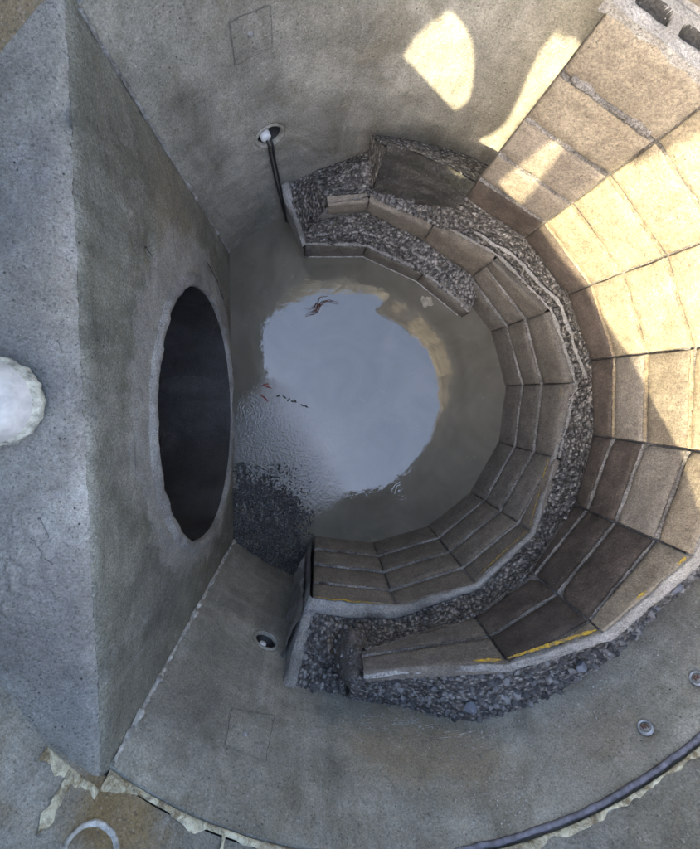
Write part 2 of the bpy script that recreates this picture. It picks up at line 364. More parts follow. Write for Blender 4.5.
for k, (a0, a1) in enumerate(((115.5, 114.9), (114.7, 114.6))):
    pts = [cy(a0, RS+.01, .595), cy(a0-.1, RS-.012, .585)]
    for i in range(1, 13):
        t_ = i/12; pts.append(cy(a0+(a1-a0)*t_+.5*sin(t_*5+k*2)*.3, RS-.014-.01*t_, .58-.60*t_))
    tube('strand', pts, .0042, M_DARK, rp, 7)

rs_ = random.Random(5)
sc_ = thing('scrape_marks', 'pale lime scrapes on the ring wall just below the rubble edge of the tiles', 'scrapes')
for k in range(26):
    a = rs_.uniform(-100, -74); z = .80+.05*rs_.random()+max(0, (a+90)*.009)+.05; L = rs_.uniform(1, 5)
    wall_line([(a, z), (a+L, z+rs_.uniform(-.004, .012))], rs_.uniform(.0012, .004), M_SCR, 'scrape', sc_, off=.0012)
# ------------------------------------------------------------------ upper ring, joint, ground
def rimz(th):
    t_ = th % 360; k = max(0, min(1, (t_-170)/3))*max(0, min(1, (203-t_)/3)); return 1.78-.125*k  # unseen notch added to the rim to let the sun patches through
up = thing('shaft_ring', 'upper brownish concrete ring above the joint, seen along the bottom edge and top left corner', 'concrete ring')
def f(u, v):
    th = -180+360*u; z = 1.238+(rimz(th)-1.238)*v; p = cy(th, RS, z); d = .004*fr(p, 3.3)+.0015*nz(p, 20)
    if z < 1.27: d += .010*max(0, fr(p, 11))*(1.27-z)/.03
    return cy(th, RS+.006+d, z)
vs, fs = grid(480, 60, f); mk('inner_wall', vs, flipf(fs), M_UPPER, up)
vs, fs = grid(120, 2, lambda u, v: cy(-180+360*u, RS+.006+.12*v, rimz(-180+360*u)+.003*nz(cy(-180+360*u, 1, 0), 6))); mk('rim', vs, fs, M_UPPER, up)
vs, fs = grid(120, 1, lambda u, v: cy(-180+360*u, RS+.006+.12*v, 1.238)); mk('underside', vs, flipf(fs), M_UPPER, up)
vs, fs = grid(200, 6, lambda u, v: cy(-180+360*u, RS+.024+.006*fr(cy(-180+360*u, 1, v), 9), 1.205+.05*v)); jj = mk('joint_packing', vs, flipf(fs), M_CRACK, up)
def f(u, v):
    th = -180+360*u; r = 1.10+(v**3)*90; p = cy(th, r, 0); dip = max(0, 1-hypot(p.x+1.08, p.y+.22)/.50); return V((p.x, p.y, 1.773+.02*fr(p, .9)*min(1, v*6)-.33*min(1, dip*2.2)))  # unseen dip added so the low sun reaches the rim notch
vs, fs = grid(144, 60, f); tag(mk('ground', vs, fs, M_EARTH), kind='structure')
g = thing('rubber_gasket', 'grey rubber gasket tube squeezed out along the ring joint, curving at bottom right', 'gasket')
pts = [cy(-90+.8*i, RS+.002-.003*nz((i, 0, 0), .4), 1.222+.002*nz((i, 5, 0), .3)) for i in range(85)]
tube('gasket_tube', pts, [.0062*min(1, .35+i/14) for i in range(85)], M_GASK, g, 10, .25)
# squeezed mortar along the joint
def ragged_strip(name, th0, th1, z0, hfun, mt, parent, r=RS, n=300, prot=.0065):
    vs = []; m = 6
    for i in range(n+1):
        th = th0+(th1-th0)*i/n; h = hfun(th)
        for j in range(m+1):
            v = j/m; e = 4*v*(1-v); z = z0(th)+h*v; p = cy(th, r, z)
            vs.append(cy(th, r+.006-(prot*e**.5)*(.6+.5*fr(p, 16))*min(1, h/.012), z))
    mm = m+1
    fs = [(i*mm+j, i*mm+j+1, (i+1)*mm+j+1, (i+1)*mm+j) for i in range(n) for j in range(m)]
    return mk(name, vs, fs, mt, parent)
jm = thing('joint_mortar', 'cream mortar smeared along the joint between the two concrete rings at the bottom', 'mortar')
ragged_strip('smear', -133, -98, lambda t: 1.222, lambda t: .012+.03*max(0, .45+fr((t*.12, 0, 3), 1.1)), M_CREAM, jm)
ragged_strip('smear', -98, -30, lambda t: 1.232, lambda t: .006+.016*max(0, .55+fr((t*.16, 2, 3), 1.3)), M_CREAM, jm)
ragged_strip('smear', -140.6, -133, lambda t: 1.262, lambda t: .012+.03*max(0, .4+fr((t*.3, 7, 3), 1.1)), M_CREAM, jm, n=60)
ragged_strip('smear', 131, 134, lambda t: 1.245, lambda t: .008+.02*max(0, .3+fr((t*.3, 7, 3), 1.1)), M_WHITE, jm, n=60)
def smear_down(a, z0, z1, wd):
    def f(u, v):
        z = z0+(z1-z0)*u; w_ = wd*(.5+.7*abs(fr((0, 0, z*20+a), 1)))*(1 if u < .8 else (1-u)/.2)
        th = a+(z-z0)*3+w_*(v-.5)/RS*57.3; return cy(th, RS+.002-.006*sin(pi*v)*(.5+fr((th*.3, z*30, 0), 1)), z)
    vs, fs = grid(24, 6, f); mk('smear', vs, flipf(fs), M_CREAM, jm)
smear_down(-136.6, 1.27, 1.375, .028); smear_down(-117, 1.235, 1.33, .010)
# round socket at bottom left
s = thing('lifting_socket', 'round recess with a pale ring rim in the upper ring at the bottom left corner', 'socket', 'round sockets in the shaft wall')
disc_on_wall('rim', -130.6, 1.357, .04, [(.052, -.012), (.050, .002), (.044, .003), (.042, -.006)], M_WHITE, s, 28)
disc_on_wall('infill', -130.6, 1.357, .04, [(.044, -.008), (.040, -.003), (.001, -.003)], M_UPPER, s, 28)

# ------------------------------------------------------------------ bench block with pipe opening
BX, BZ = -.4131, 1.25
HY, HZ, HR = -.0923, .4652, .4713
def bdisp(p):
    p = V(p); q = p.copy()
    a = .0045*fr(p, 3.2)+.0018*nz(p, 28)
    ed = hypot(min(0, p.x-BX), p.z-BZ)
    k = max(0, 1-ed/.035)
    q.x += a - .009*k*k*(.8+.25*abs(fr(p, 5))) - .0035*k*abs(fr(p, 40))
    q.z += -.011*k*k*(.7+.5*abs(fr(p+V((3, 1, 2)), 9))) - .003*k*abs(fr(p, 34)) + (a*.9 if p.z > BZ-.001 else 0)
    # hand-trowelled dollop on the top near the left edge
    if p.z > BZ-.001:
        w_ = math.exp(-(((p.x+.60)/.10)**2+((p.y+.33)/.10)**2)); q.z += .030*w_*(.4+abs(fr(p, 22, 3)))
        q.z -= .02*max(0, 1-hypot(p.x+.42, p.y-.47)/.03)
    elif p.z > -.1:
        rr = hypot(p.y-HY, p.z-HZ)
        q.x += .004*max(0, fr(p, 25))*max(0, 1-(rr-HR)/.12)
        # chipped hollows left and above the opening
        c = hypot(p.y-.35, p.z-.93); q.x -= .02*max(0, 1-c/.05)
    return q
bench = thing('bench_block', 'big grey concrete block at left with pale flat top and round opening in its face', 'concrete block')
Y0, Y1_ = -.768, .668; ZB = -.2
def rect_dist(a):
    c, s_ = cos(a), sin(a); t = 9
    if c > 1e-6: t = min(t, (Y1_-HY)/c)
    if c < -1e-6: t = min(t, (Y0-HY)/c)
    if s_ > 1e-6: t = min(t, (BZ-HZ)/s_)
    if s_ < -1e-6: t = min(t, (ZB-HZ)/s_)
    return t
angs = sorted([2*pi*i/440 for i in range(440)]+[atan2(b-HZ, a-HY) % (2*pi) for a in (Y0, Y1_) for b in (ZB, BZ)])
NA, NR = len(angs), 64
vs = []
for a in angs:
    D_ = rect_dist(a)
    for j in range(NR+1):
        t_ = HR+(D_-HR)*(j/NR)
        vs.append(bdisp((BX, HY+cos(a)*t_, HZ+sin(a)*t_)))
fs = [(i*(NR+1)+j, i*(NR+1)+j+1, ((i+1) % NA)*(NR+1)+j+1, ((i+1) % NA)*(NR+1)+j) for i in range(NA) for j in range(NR)]
mk('front_face', vs, fs, M_BENCHFACE, bench)
def f(u, v):
    y = Y0+(Y1_-Y0)*v; xw = CX-sqrt((RS+.02)**2-(y-CY)**2); return bdisp((BX+(xw-BX)*u**1.3, y, BZ))
vs, fs = grid(90, 300, f); mk('top_face', vs, flipf(fs), M_BENCHTOP, bench)
for q in ([(-.50, -.235), (-.485, -.27), (-.505, -.29), (-.478, -.33)], [(-.43, .10), (-.455, .085), (-.447, .06)], [(-.62, .48), (-.58, .40), (-.585, .33), (-.55, .27)]):
    P = []
    for (a, b_), (c, d) in zip(q, q[1:]):
        for i in range(8): P.append((a+(c-a)*i/8+.003*nz((a, i*.3, 0), 2), b_+(d-b_)*i/8+.003*nz((d, i*.3, 4), 2)))
    vs = []
    for i, (x, y) in enumerate(P):
        w_ = .0008*(1+nz((x, y, 0), 60)); z = bdisp((x, y, BZ)).z+.0007; vs += [V((x-w_, y, z)), V((x+w_, y+w_*.5, z))]
    mk('crack', vs, [(2*i, 2*i+1, 2*i+3, 2*i+2) for i in range(len(P)-1)], M_CRACKL, bench)
def face_strip(pts, w_, mt, name, px=.0015):
    P = []
    for (a, b_), (c, d) in zip(pts, pts[1:]):
        for i in range(10): P.append((a+(c-a)*i/10, b_+(d-b_)*i/10))
    vs = []
    for i, (y, z) in enumerate(P):
        k = w_*(.35+1.1*abs(fr((y, z, 2), 26)))*sin(pi*(i+.5)/len(P))**.5
        for sg in (-1, 1):
            q = bdisp((BX, y+sg*k*.8+.003*nz((y, z, 1), 40), z+sg*k*.5)); q.x += px; vs.append(q)
    return mk(name, vs, [(2*i, 2*i+1, 2*i+3, 2*i+2) for i in range(len(P)-1)], mt, bench)
face_strip([(.475, .46), (.455, .33), (.40, .20), (.33, .10)], .012, M_CRACK, 'crevice_shade', .010)  # recess drawn as a dark strip on the face, its shade in the colour
face_strip([(.33, .97), (.36, .93), (.345, .90)], .005, M_CRACK, 'crevice_shade')
face_strip([(-.05, 1.09), (-.12, 1.06), (-.2, 1.07)], .003, M_CRACKL, 'crack')
# mortar collar round the opening
def f(u, v):
    a = 2*pi*u; w_ = .045+.012*fr((cos(a)*2, sin(a)*2, 1), 2.5)+.012*max(0, sin(a))
    rr = HR-.012+w_*v; e = sin(pi*min(1, v*1.02))
    p = V((BX+.001, HY+cos(a)*rr, HZ+sin(a)*rr)); q = bdisp(p)
    q.x += -.002+.009*e+.004*fr(p, 24)*e; q.x -= .02*(v < .01)
    if v > .97: q.x = bdisp(p).x-.004
    return q
vs, fs = grid(300, 12, f); mk('collar', vs, flipf(fs), M_BAND, bench)
pipe = thing('drain_pipe', 'round concrete pipe opening into the shaft, dark inside, behind the block face', 'pipe')
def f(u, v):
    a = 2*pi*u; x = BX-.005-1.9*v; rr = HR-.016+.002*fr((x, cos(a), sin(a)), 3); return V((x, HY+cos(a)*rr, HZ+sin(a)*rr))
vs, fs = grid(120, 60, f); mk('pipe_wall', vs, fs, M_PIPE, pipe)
for j, xx in enumerate((-.75, -1.25)):
    def f(u, v, xx=xx):
        a = 2*pi*u; rr = HR-.017-.004*sin(pi*v); return V((xx+.02*v, HY+cos(a)*rr, HZ+sin(a)*rr))
    vs, fs = grid(80, 4, f); mk('pipe_joint', vs, fs, M_CRACK, pipe)
vs = [V((BX-1.9, HY+cos(2*pi*k/40)*HR, HZ+sin(2*pi*k/40)*HR)) for k in range(40)]; mk('pipe_end', vs, [tuple(range(40))], M_PIPE, pipe)
# silt lying in the pipe, coloured paler for light reaching the pipe bottom
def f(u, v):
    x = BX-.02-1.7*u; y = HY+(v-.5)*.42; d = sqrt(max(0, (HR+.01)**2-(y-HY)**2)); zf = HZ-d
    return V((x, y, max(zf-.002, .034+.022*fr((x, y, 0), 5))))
vs, fs = grid(80, 24, f); tag(mk('silt', vs, flipf(fs), M_LITSILT, pipe), kind='stuff')
# crumbly seams where the block meets the curved wall
def seam(name, y, lab, z0, z1, mt, w0, seed):
    m = 7
    def f(u, v):
        z = z0+(z1-z0)*u; a = pi/2*v; w_ = w0*(.35+1.1*abs(fr((seed, z*2, 0), 7)))
        sgn = 1 if y > 0 else -1
        p = V((BX+.001+w_*sin(a)*1.0, y-sgn*w_*cos(a), z)); p += V((1, -sgn, 0))*.004*fr(p, 30)
        return p
    vs, fs = grid(240, m, f); return mk(name, vs, fs, mt)
for y, ya in ((.665, 1), (-.765, -1)):
    pass
sm = thing('corner_mortar', 'whitish crumbly mortar seam running down the corner above the round opening', 'mortar', 'mortar seams in the block corners')
o = seam('upper_seam', CY+sqrt(RS**2-(BX-CX)**2), '', 0, 1.22, M_MORT, .010, 1); o.name = 'seam'; o.parent = sm
sm2 = thing('corner_mortar', 'whitish mortar seam in the lower corner, widening towards the cream joint mortar', 'mortar', 'mortar seams in the block corners')
o = seam('lower_seam', CY-sqrt(RS**2-(BX-CX)**2), '', 0, 1.22, M_WHITE, .014, 5); o.name = 'seam'; o.parent = sm2

# ------------------------------------------------------------------ water and silt
WM = mat('water'); b = NB(WM)
mud = b.mix(b.ramp(b.noise(3.2, 6, .6, dist=1.), [(.35, 0.), (.65, 1.)]), (.082, .075, .056), (.12, .11, .085))
scum = b.ramp(b.noise(6, 8, .7, dist=2.), [(.6, 0.), (.68, .35)]); mud = b.mix(scum, mud, (.17, .16, .13))
b.l(mud, b.b.inputs['Base Color']); b.b.inputs['Roughness'].default_value = .025; b.b.inputs['IOR'].default_value = 1.72
b.b.inputs['Specular IOR Level'].default_value = .5
_nt = b.n('ShaderNodeTexNoise'); _nt.inputs['Scale'].default_value = 16; _nt.inputs['Detail'].default_value = 3; b.l(b.pos, _nt.inputs['Vector'])
_m1 = b.n('ShaderNodeVectorMath', operation='SUBTRACT'); b.l(_nt.outputs['Color'], _m1.inputs[0]); _m1.inputs[1].default_value = (.5, .5, .5)
_m2 = b.n('ShaderNodeVectorMath', operation='SCALE'); b.l(_m1.outputs[0], _m2.inputs[0]); _m2.inputs[3].default_value = .075
_m3 = b.n('ShaderNodeVectorMath', operation='ADD'); b.l(b.pos, _m3.inputs[0]); b.l(_m2.outputs[0], _m3.inputs[1]); dpos = _m3.outputs[0]
def rings(cx_, cy_, sc, rad, amp):
    vm = b.n('ShaderNodeVectorMath', operation='DISTANCE'); b.l(dpos, vm.inputs[0]); vm.inputs[1].default_value = (cx_, cy_, 0)
    d = vm.outputs['Value']; s_ = b.math('SINE', b.math('MULTIPLY', d, sc))
    fo = b.ramp(b.math('MULTIPLY', d, 1/rad), [(.0, 1.), (.55, .7), (1., 0.)])
    return b.math('MULTIPLY', b.math('MULTIPLY', s_, fo), amp)
h = None
for q in ((-.251, -.171, 420, .15, .15), (-.152, -.247, 360, .17, .16), (-.20, -.34, 330, .20, .2), (-.05, -.40, 300, .18, .18), (-.30, -.27, 460, .13, .16), (.444, -.524, 330, .065, .25), (-.33, -.10, 400, .1, .2), (-.02, -.30, 350, .14, .12)):
    r_ = rings(*q); h = r_ if h is None else b.math('ADD', h, r_)
vm = b.n('ShaderNodeVectorMath', operation='DISTANCE'); b.l(b.pos, vm.inputs[0]); vm.inputs[1].default_value = (-.24, -.38, 0)
ch = b.math('MULTIPLY', b.noise(55, 5, .7), b.math('MULTIPLY', b.ramp(vm.outputs['Value'], [(.12, 1.), (.46, 0.)]), 3.4))
vm2 = b.n('ShaderNodeVectorMath', operation='DISTANCE'); b.l(b.pos, vm2.inputs[0]); vm2.inputs[1].default_value = (.2, 0, 0)
eg = b.math('MULTIPLY', b.noise(26, 3, .6), b.ramp(vm2.outputs['Value'], [(.35, .0), (.62, .75)]))
h = b.math('ADD', b.math('ADD', h, ch), b.math('ADD', eg, b.math('MULTIPLY', b.noise(9, 2, .5), .5)))
b.l(b.bump(h, 1., .0011), b.b.inputs['Normal'])
vs = []; N = 160
for i in range(N):
    p = cy(360*i/N, RS+.02, 0); p.x = max(p.x, BX-.04); vs.append(p)
tag(mk('water', vs, [tuple(range(N))], WM, None, False), kind='structure')
M_SILT = rubblemat('wet_silt', (.055, .053, .05), (.11, .107, .10), (.38, .375, .37), sc=4.)
M_SILT.node_tree.nodes['Principled BSDF'].inputs['Roughness'].default_value = .35
def silt_h(x, y):
    d = hypot((x+.29)*1.25, (y+.80)*.80); e = 1-d/.36
    return min(.006, .022*max(-1, e)+.0)+.005*fr((x, y, 0), 12)+.0075*fr((x, y, 2), 95, 3)-.0025
vs, fs = grid(260, 380, lambda u, v: V((-.42+.42*u, -.98+.62*v, silt_h(-.42+.42*u, -.98+.62*v)+.004*fr((u, v, 3), 22))))
tag(mk('gravel_bar', vs, fs, M_SILT), kind='stuff', label='wet dark gravel and silt breaking the water below the pipe opening')

# ------------------------------------------------------------------ stones helper
def stone_mesh(seed, sub=1):
    bm = bmesh.new(); bmesh.ops.create_icosphere(bm, subdivisions=sub, radius=1)
    for v in bm.verts:
        k = 1+.34*noise.noise(v.co*1.3+V((seed*3.7, seed, 0)))
        v.co = V((v.co.x*1.15, v.co.y*.9, v.co.z*.7))*k
        for q_, ax in enumerate((V((.5, .3, .8)), V((-.7, .4, .2)), V((.2, -.9, .3)), V((-.3, -.5, .7)), V((.8, .1, -.4)), V((0, .8, .2)))):
            ax = (ax+V((nz((seed, q_, 0), 3.1), nz((seed, q_, 5), 2.3), 0))*.5).normalized(); d = v.co.dot(ax); lm = .45+.05*((q_+seed) % 3)
            if d > lm: v.co -= ax*(d-lm)
    vs = [v.co.copy() for v in bm.verts]; fs = [tuple(v.index for v in f.verts) for f in bm.faces]; bm.free(); return vs, fs
STV = [stone_mesh(i) for i in range(8)]
def chips(name, surf, count, smin, smax, mt, parent, seed, up=.3, off=.2):
    rnd = random.Random(seed); vs = []; fs = []
    for _ in range(count):
        u, v = rnd.random(), rnd.random(); p = surf(u, v)
        e = .004; du = surf(min(1, u+e), v)-surf(max(0, u-e), v); dv = surf(u, min(1, v+.02))-surf(u, max(0, v-.02))
        nn = du.cross(dv); nn = nn.normalized() if nn.length > 1e-9 else V((0, 0, 1))
        s_ = smin+(smax-smin)*rnd.random()**3
        sv, sf = STV[rnd.randrange(8)]; Rm = Matrix.Rotation(rnd.random()*6.3, 3, V((rnd.random()-.5, rnd.random()-.5, rnd.random()-.5)).normalized())
        b0 = len(vs); c = p+nn*s_*off*(1 if nn.dot(V((CX-p.x, CY-p.y, .6))) > 0 else -1)
        vs += [c+Rm@(q*s_) for q in sv]; fs += [tuple(k+b0 for k in f_) for f_ in sf]
    o = mk(name, vs, fs, mt, parent, False); o['kind'] = 'stuff'; return o

def barf(u, v):
    x, y = -.41+.40*u, -.96+.62*v; d = hypot((x+.29)*1.25, (y+.80)*.80); return V((x, y, .001-.02*max(0, d-.27)*8*(.5+nz((x, y, 0), 20))))
chips('gravel_chips', barf, 2200, .0018, .0075, M_RUBSTONE, None, 91)['label'] = 'fine wet gravel at the water edge'
# ------------------------------------------------------------------ lining: joints and edge lines
TJ = [-110.3, -86.3, -62.5, -39.8, -16.4, 6.9, 29.5, 51.5, 73.0, 94.5, 113.2]          # lower tier
UJ = [-99, -68.2, -49.2, -27.3, -7.5, 13.2, 32.3, 51.5, 70.8]                        # upper tier
ZI = [(-110.3, .603), (-86, .598), (-62.5, .610), (-39.8, .580), (-16.4, .462), (6.9, .505), (29.5, .468), (52, .392), (64, .375), (73, .36), (94.5, .50), (106, .515), (113, .30)]
ZO = [(-99, .86), (-78, .79), (-60, .755), (-38, .705), (-9.5, .660), (6.6, .650), (30, .615), (52, .615), (70.8, .63)]
ZT = [(-99, .955), (-86, .965), (-68.2, 1.007), (-49.6, 1.084), (-28.9, 1.139), (0, 1.14), (33, 1.17), (40, 1.24), (44, 1.31), (70.8, 1.31)]
ZS = [(-106, .776), (-100, .772), (-89, .805), (-77, .914), (-66, .932), (-52, .944), (-37, .955), (-29, .992), (0, 1.04), (20, 1.06), (33, 1.10), (44, 1.30), (71, 1.30)]
lower = thing('lower_lining', 'lower tier of tiled channel wall curving round the water, broken along its top', 'tiled wall')
upper = thing('upper_lining', 'upper tiled wall rising to the sunlit top right, rubble along its cut edge', 'tiled wall')
rt = random.Random(3)
def tile(parent, a0, a1, zb0, zb1, zt0, zt1, mt, r=RL, gap=.0024, th=.03, nu=10, nv=5, name='tile', set_=0., cut=0.):
    """flat block between two joint angles; corners given at its bottom and top"""
    A = cy(a0, r, 0); B = cy(a1, r, 0); D = (B-A); L = D.length; D.normalize(); nrm = V((-D.y, D.x, 0)); A = A+D*L*cut; L = L*(1-cut)
    if nrm.dot(V((CX, CY, 0))-(A+B)/2) < 0: nrm = -nrm
    off = set_+rt.uniform(-.0015, .002); tl = rt.uniform(-.0015, .0015); sd = rt.random()*50
    vs = []
    def P(u, v, d):
        x = gap+(L-2*gap)*u; zb = zb0+(zb1-zb0)*u; zt = zt0+(zt1-zt0)*u; z = zb+(zt-zb)*v
        p = A+D*x; p.z = z
        e = min(min(u, 1-u)*L, min(v, 1-v)*(zt-zb)); rough_ = .0022*fr((p.x+sd, p.y, z), 13)
        if u in (0, 1): p += D*.0022*fr((sd, p.x*2, z), 24)*(1 if d > -.01 else 0)
        if d > -.01:
            cr = max(0, 1-hypot(min(u, 1-u)*L, min(v, 1-v)*(zt-zb))/.022); p -= nrm*.012*cr*max(0, nz((sd, round(u)*5, round(v)*7), 1.7))*2
            if v in (0, 1): p -= nrm*.006*max(0, fr((sd+u*3, v*9, 0), 2.2, 3))
        if v in (0, 1): p.z += .0018*fr((sd+9, p.x*2+p.y, z), 20)
        return p+nrm*(d+off+tl*(u-.5)*2+(rough_ if d > -.01 else 0))
    us = [0, .015]+[i/nu for i in range(1, nu)]+[.985, 1]; vv = [0, .06]+[i/nv for i in range(1, nv)]+[.94, 1]
    for u in us:
        for v in vv:
            d = -.0035 if (u in (0, 1) or v in (0, 1)) else 0.
            vs.append(P(u, v, d))
    m = len(vv); fs = [(i*m+j, (i+1)*m+j, (i+1)*m+j+1, i*m+j+1) for i in range(len(us)-1) for j in range(m-1)]
    # back corners
    b0 = len(vs); nU = len(us)
    for u, v in ((0, 0), (1, 0), (1, 1), (0, 1)): vs.append(P(u, v, -th))
    fs.append(tuple([i*m for i in range(nU)][::-1]+[b0, b0+1]))
    fs.append(tuple([i*m+m-1 for i in range(nU)]+[b0+2, b0+3]))
    fs.append(tuple([j for j in range(m)]+[b0+3, b0])); fs.append(tuple([(nU-1)*m+j for j in range(m)][::-1]+[b0+1, b0+2]))
    o = mk(name, vs, fs, mt, parent)
    try: o.data.set_sharp_from_angle(angle=R(50))
    except Exception: pass
    return o
def strip(parent, name, a0, a1, joints, zf, hh, mt, prot=.0, seed=1, amp=.005, dr=0., n_per=3.2):
    """rough mortar bead between two rows of tiles"""
    N = max(6, int((a1-a0)*n_per)); m = 5
    def f(u, v):
        th = a0+(a1-a0)*u; r = poly_r(th, joints)+dr; h = (hh(th) if callable(hh) else hh)*(.75+.9*fr((th*.12, seed*3.3, 0), 1.7, 3))
        e = sin(pi*v); zz = zf(th)+h*(v-.5)*(1+.5*nz((th*.3, seed, 0), 1.))
        p = cy(th, r, zz); k = .55*fr((p.x, p.y, p.z+seed), 30, 3)+.45*(.5-vor(p, 75))*1.5
        return cy(th, r+.008-(prot+.009)*e-amp*k*e, zz+.003*fr((th*.2, seed, v), 2))
    vs, fs = grid(N, m, f); o = mk(name, vs, fs, mt, parent); return o
def cz(z): return lambda th: z
# backing (mortar bed) behind lower tier
def bed(parent, a0, a1, joints, zb, zt, mt, off=.012, name='mortar_bed'):
    def f(u, v):
        th = a0+(a1-a0)*u; r = poly_r(th, joints)+off; zz = zb(th)+(zt(th)-zb(th))*v; p = cy(th, r, zz)
        return cy(th, r+.003*fr(p, 20), zz)
    vs, fs = grid(int(a1-a0)*2, 14, f); return mk(name, vs, fs, mt, parent)
zi = lambda t: lerp_tab(ZI, t); zo = lambda t: lerp_tab(ZO, t); ztp = lambda t: lerp_tab(ZT, t); zsf = lambda t: lerp_tab(ZS, t)
bed(lower, -110.2, 113, TJ, cz(-.1), lambda t: zi(t)-.008, M_JOINT, off=.010)
rows = [(-.10, .147), (.163, .305), (.323, .462)]
for k in range(7):
    a0, a1 = TJ[k], TJ[k+1]; mt = T_LOW if k < 3 else T_GREY
    tile(lower, a0, a1, -.1, -.1, .147, .147, mt, set_=.009)
    if k < 6: tile(lower, a0, a1, .163, .163, .305, .305, mt, set_=.0045)
    if k < 6:
        t0 = zi(a0) if k >= 4 else .462; t1 = zi(a1) if k >= 3 else .462
        if k == 3: t0 = t1 = .460
        tile(lower, a0, a1, .323, .323, t0, t1, mt)
    if k < 3: tile(lower, a0, a1, .478, .478, zi(a0), zi(a1), mt, set_=-.004)
tile(lower, TJ[3], TJ[4], .478, .470, zi(TJ[3]), .480, T_LOW, set_=-.004)
tile(lower, 29.5, 51.5, .163, .163, .305, .305, T_GREY)
tile(lower, 29.5, 51.5, .323, .318, .46, .375, T_GREY)
tile(lower, 51.5, 73, .163, .21, .385, .355, T_LOW)
tile(lower, 73, 94.5, .22, .40, .355, .49, T_LOW)
tile(lower, 94.5, 106.5, .405, .43, .492, .512, T_LOW)
for zc, a0, a1, sd_ in ((.155, -110, 51, 1), (.314, -110, 51, 2), (.470, -110, -18, 3)):
    strip(lower, 'mortar_joint', a0, a1, TJ, cz(zc+.001), .014, M_LJ, .001, sd_, .007, dr=-.006+.0045*sd_-.0045)
strip(lower, 'waterline_scum', -110, 51, TJ, cz(.002), .008, M_WHITE, .002, 9, .002)
# pale concrete band cast behind the top row and the return at the cut end
def f(u, v):
    th = -110.3+98*u; r0 = poly_r(th, TJ); wd = lerp_tab([(-110, .055), (-100, .06), (-87, .05), (-75, .035), (-62, .022), (-40, .016), (-12, .012)], th)
    pr = [(r0+.004, zi(th)-.012), (r0+.003, zi(th)+.004), (r0+wd*.5, zi(th)+.014), (r0+wd, zi(th)+.010), (r0+wd+.012, zi(th)-.03)]
    a, b_ = interp_path(pr, v); p = cy(th, a, b_); return cy(th, a+.004*fr(p, 13), b_+.006*fr(p, 12))
vs, fs = grid(240, 14, f); mk('concrete_band', vs, fs, M_BAND, lower)
def endcap(name, parent, th, zlo, ztop_f, mt, thick=.05, r0=RL, r1=RS+.01, sgn=1, n1=40):
    """upright slab across the lining thickness at a cut end"""
    def f(u, v):
        r = r0+(r1-r0)*u; zt = ztop_f(r)
        pr = [(0, zlo), (0, zt-.012), (.010, zt), (thick-.01, zt+.002), (thick, zt-.012), (thick, zlo)]
        d, z = interp_path(pr, v); t_ = th+sgn*d/r*57.3; p = cy(t_, r, z)
        return cy(t_+sgn*(.5*fr(p, 9)), r-(.002 if u < .01 else 0), z+.005*fr(p, 14))
    vs, fs = grid(n1, 30, f); return mk(name, vs, fs if sgn < 0 else fs, mt, parent)
endcap('end_wall', lower, -111.5, -.1, lambda r: .61+(.775-.61)*max(0, (r-.83))/.147, M_BAND, .047)
endcap('end_wall', lower, 114.2, -.1, lambda r: .185+.10*(r-.77)/.2, M_MORT, .042, r0=.762, sgn=-1)
# rough mortar crust on the outside of the cut end
def f(u, v):
    r = .80+.18*u; z = .15+.5*v; p = cy(-112.2, r, z); return cy(-111.9-1.6*max(0, fr(p, 9))-.3, r, z)
vs, fs = grid(40, 60, f); mk('end_crust', vs, fs, M_MORT, lower)

# ------------------------------------------------------------------ rubble between the tiers
def rub(fn, nu, nv, name, parent, mt=M_RUB, amp=.016, sc=55):
    def g(u, v):
        p = V(fn(u, v)); k = .55*(.5-vor(p, sc))+.9*fr(p, sc*.45, 5); q = V((CX-p.x, CY-p.y, .35)).normalized()
        ed = min(1, min(v, 1-v)*7)
        return p+q*amp*(k+.4*fr(p, 9))*(.35+.65*ed)
    vs, fs = grid(nu, nv, g); o = mk(name, vs, fs, mt, parent); o['kind'] = 'stuff'; return g
def groove(u, v):
    th = -98+168.8*u; r0 = poly_r(th, TJ)
    wd = lerp_tab([(-98, .065), (-87, .055), (-75, .04), (-62, .03), (-40, .022), (-12, .016), (5, .02), (30, .03), (55, .03), (71, .03)], th)
    a, b_ = zi(th), zo(th)
    pr = [(r0+wd-.004, a-.012), (r0+wd+.006, a+.012), (r0+wd+.010, (a+b_)/2), (r0+.020, b_-.02), (r0+.006, b_+.012)]
    x, z = interp_path(pr, v); return cy(th, x, z)
g1 = rub(groove, 620, 44, 'rubble_bed', lower, amp=.014)
chips('rubble_chips', groove, 1500, .003, .010, M_RUBSTONE, lower, 5)
# light ledge on the groove, upper side (bed mortar left in place)
strip(lower, 'mortar_ledge', -16, 68, TJ, lambda t: zi(t)+.012, .022, M_MORT, -.004, 14, .008, dr=.014)
strip(lower, 'mortar_ledge', 8, 62, TJ, lambda t: zi(t)+.075+.02*nz((t*.1, 3, 0), 1), .018, M_MORT, .000, 17, .010, dr=.018)
# open fill at the cut end, sloping up to the shaft wall
def endfill(u, v):
    th = -109+12*u; r = .80+.19*v
    z = .60+(.775-.60)*min(1, v*1.02)+.02*sin(th)*.2
    return cy(th, r, z)
rub(endfill, 60, 70, 'rubble_bed', lower, amp=.022)
chips('rubble_chips', endfill, 260, .004, .014, M_RUBSTONE, lower, 8)

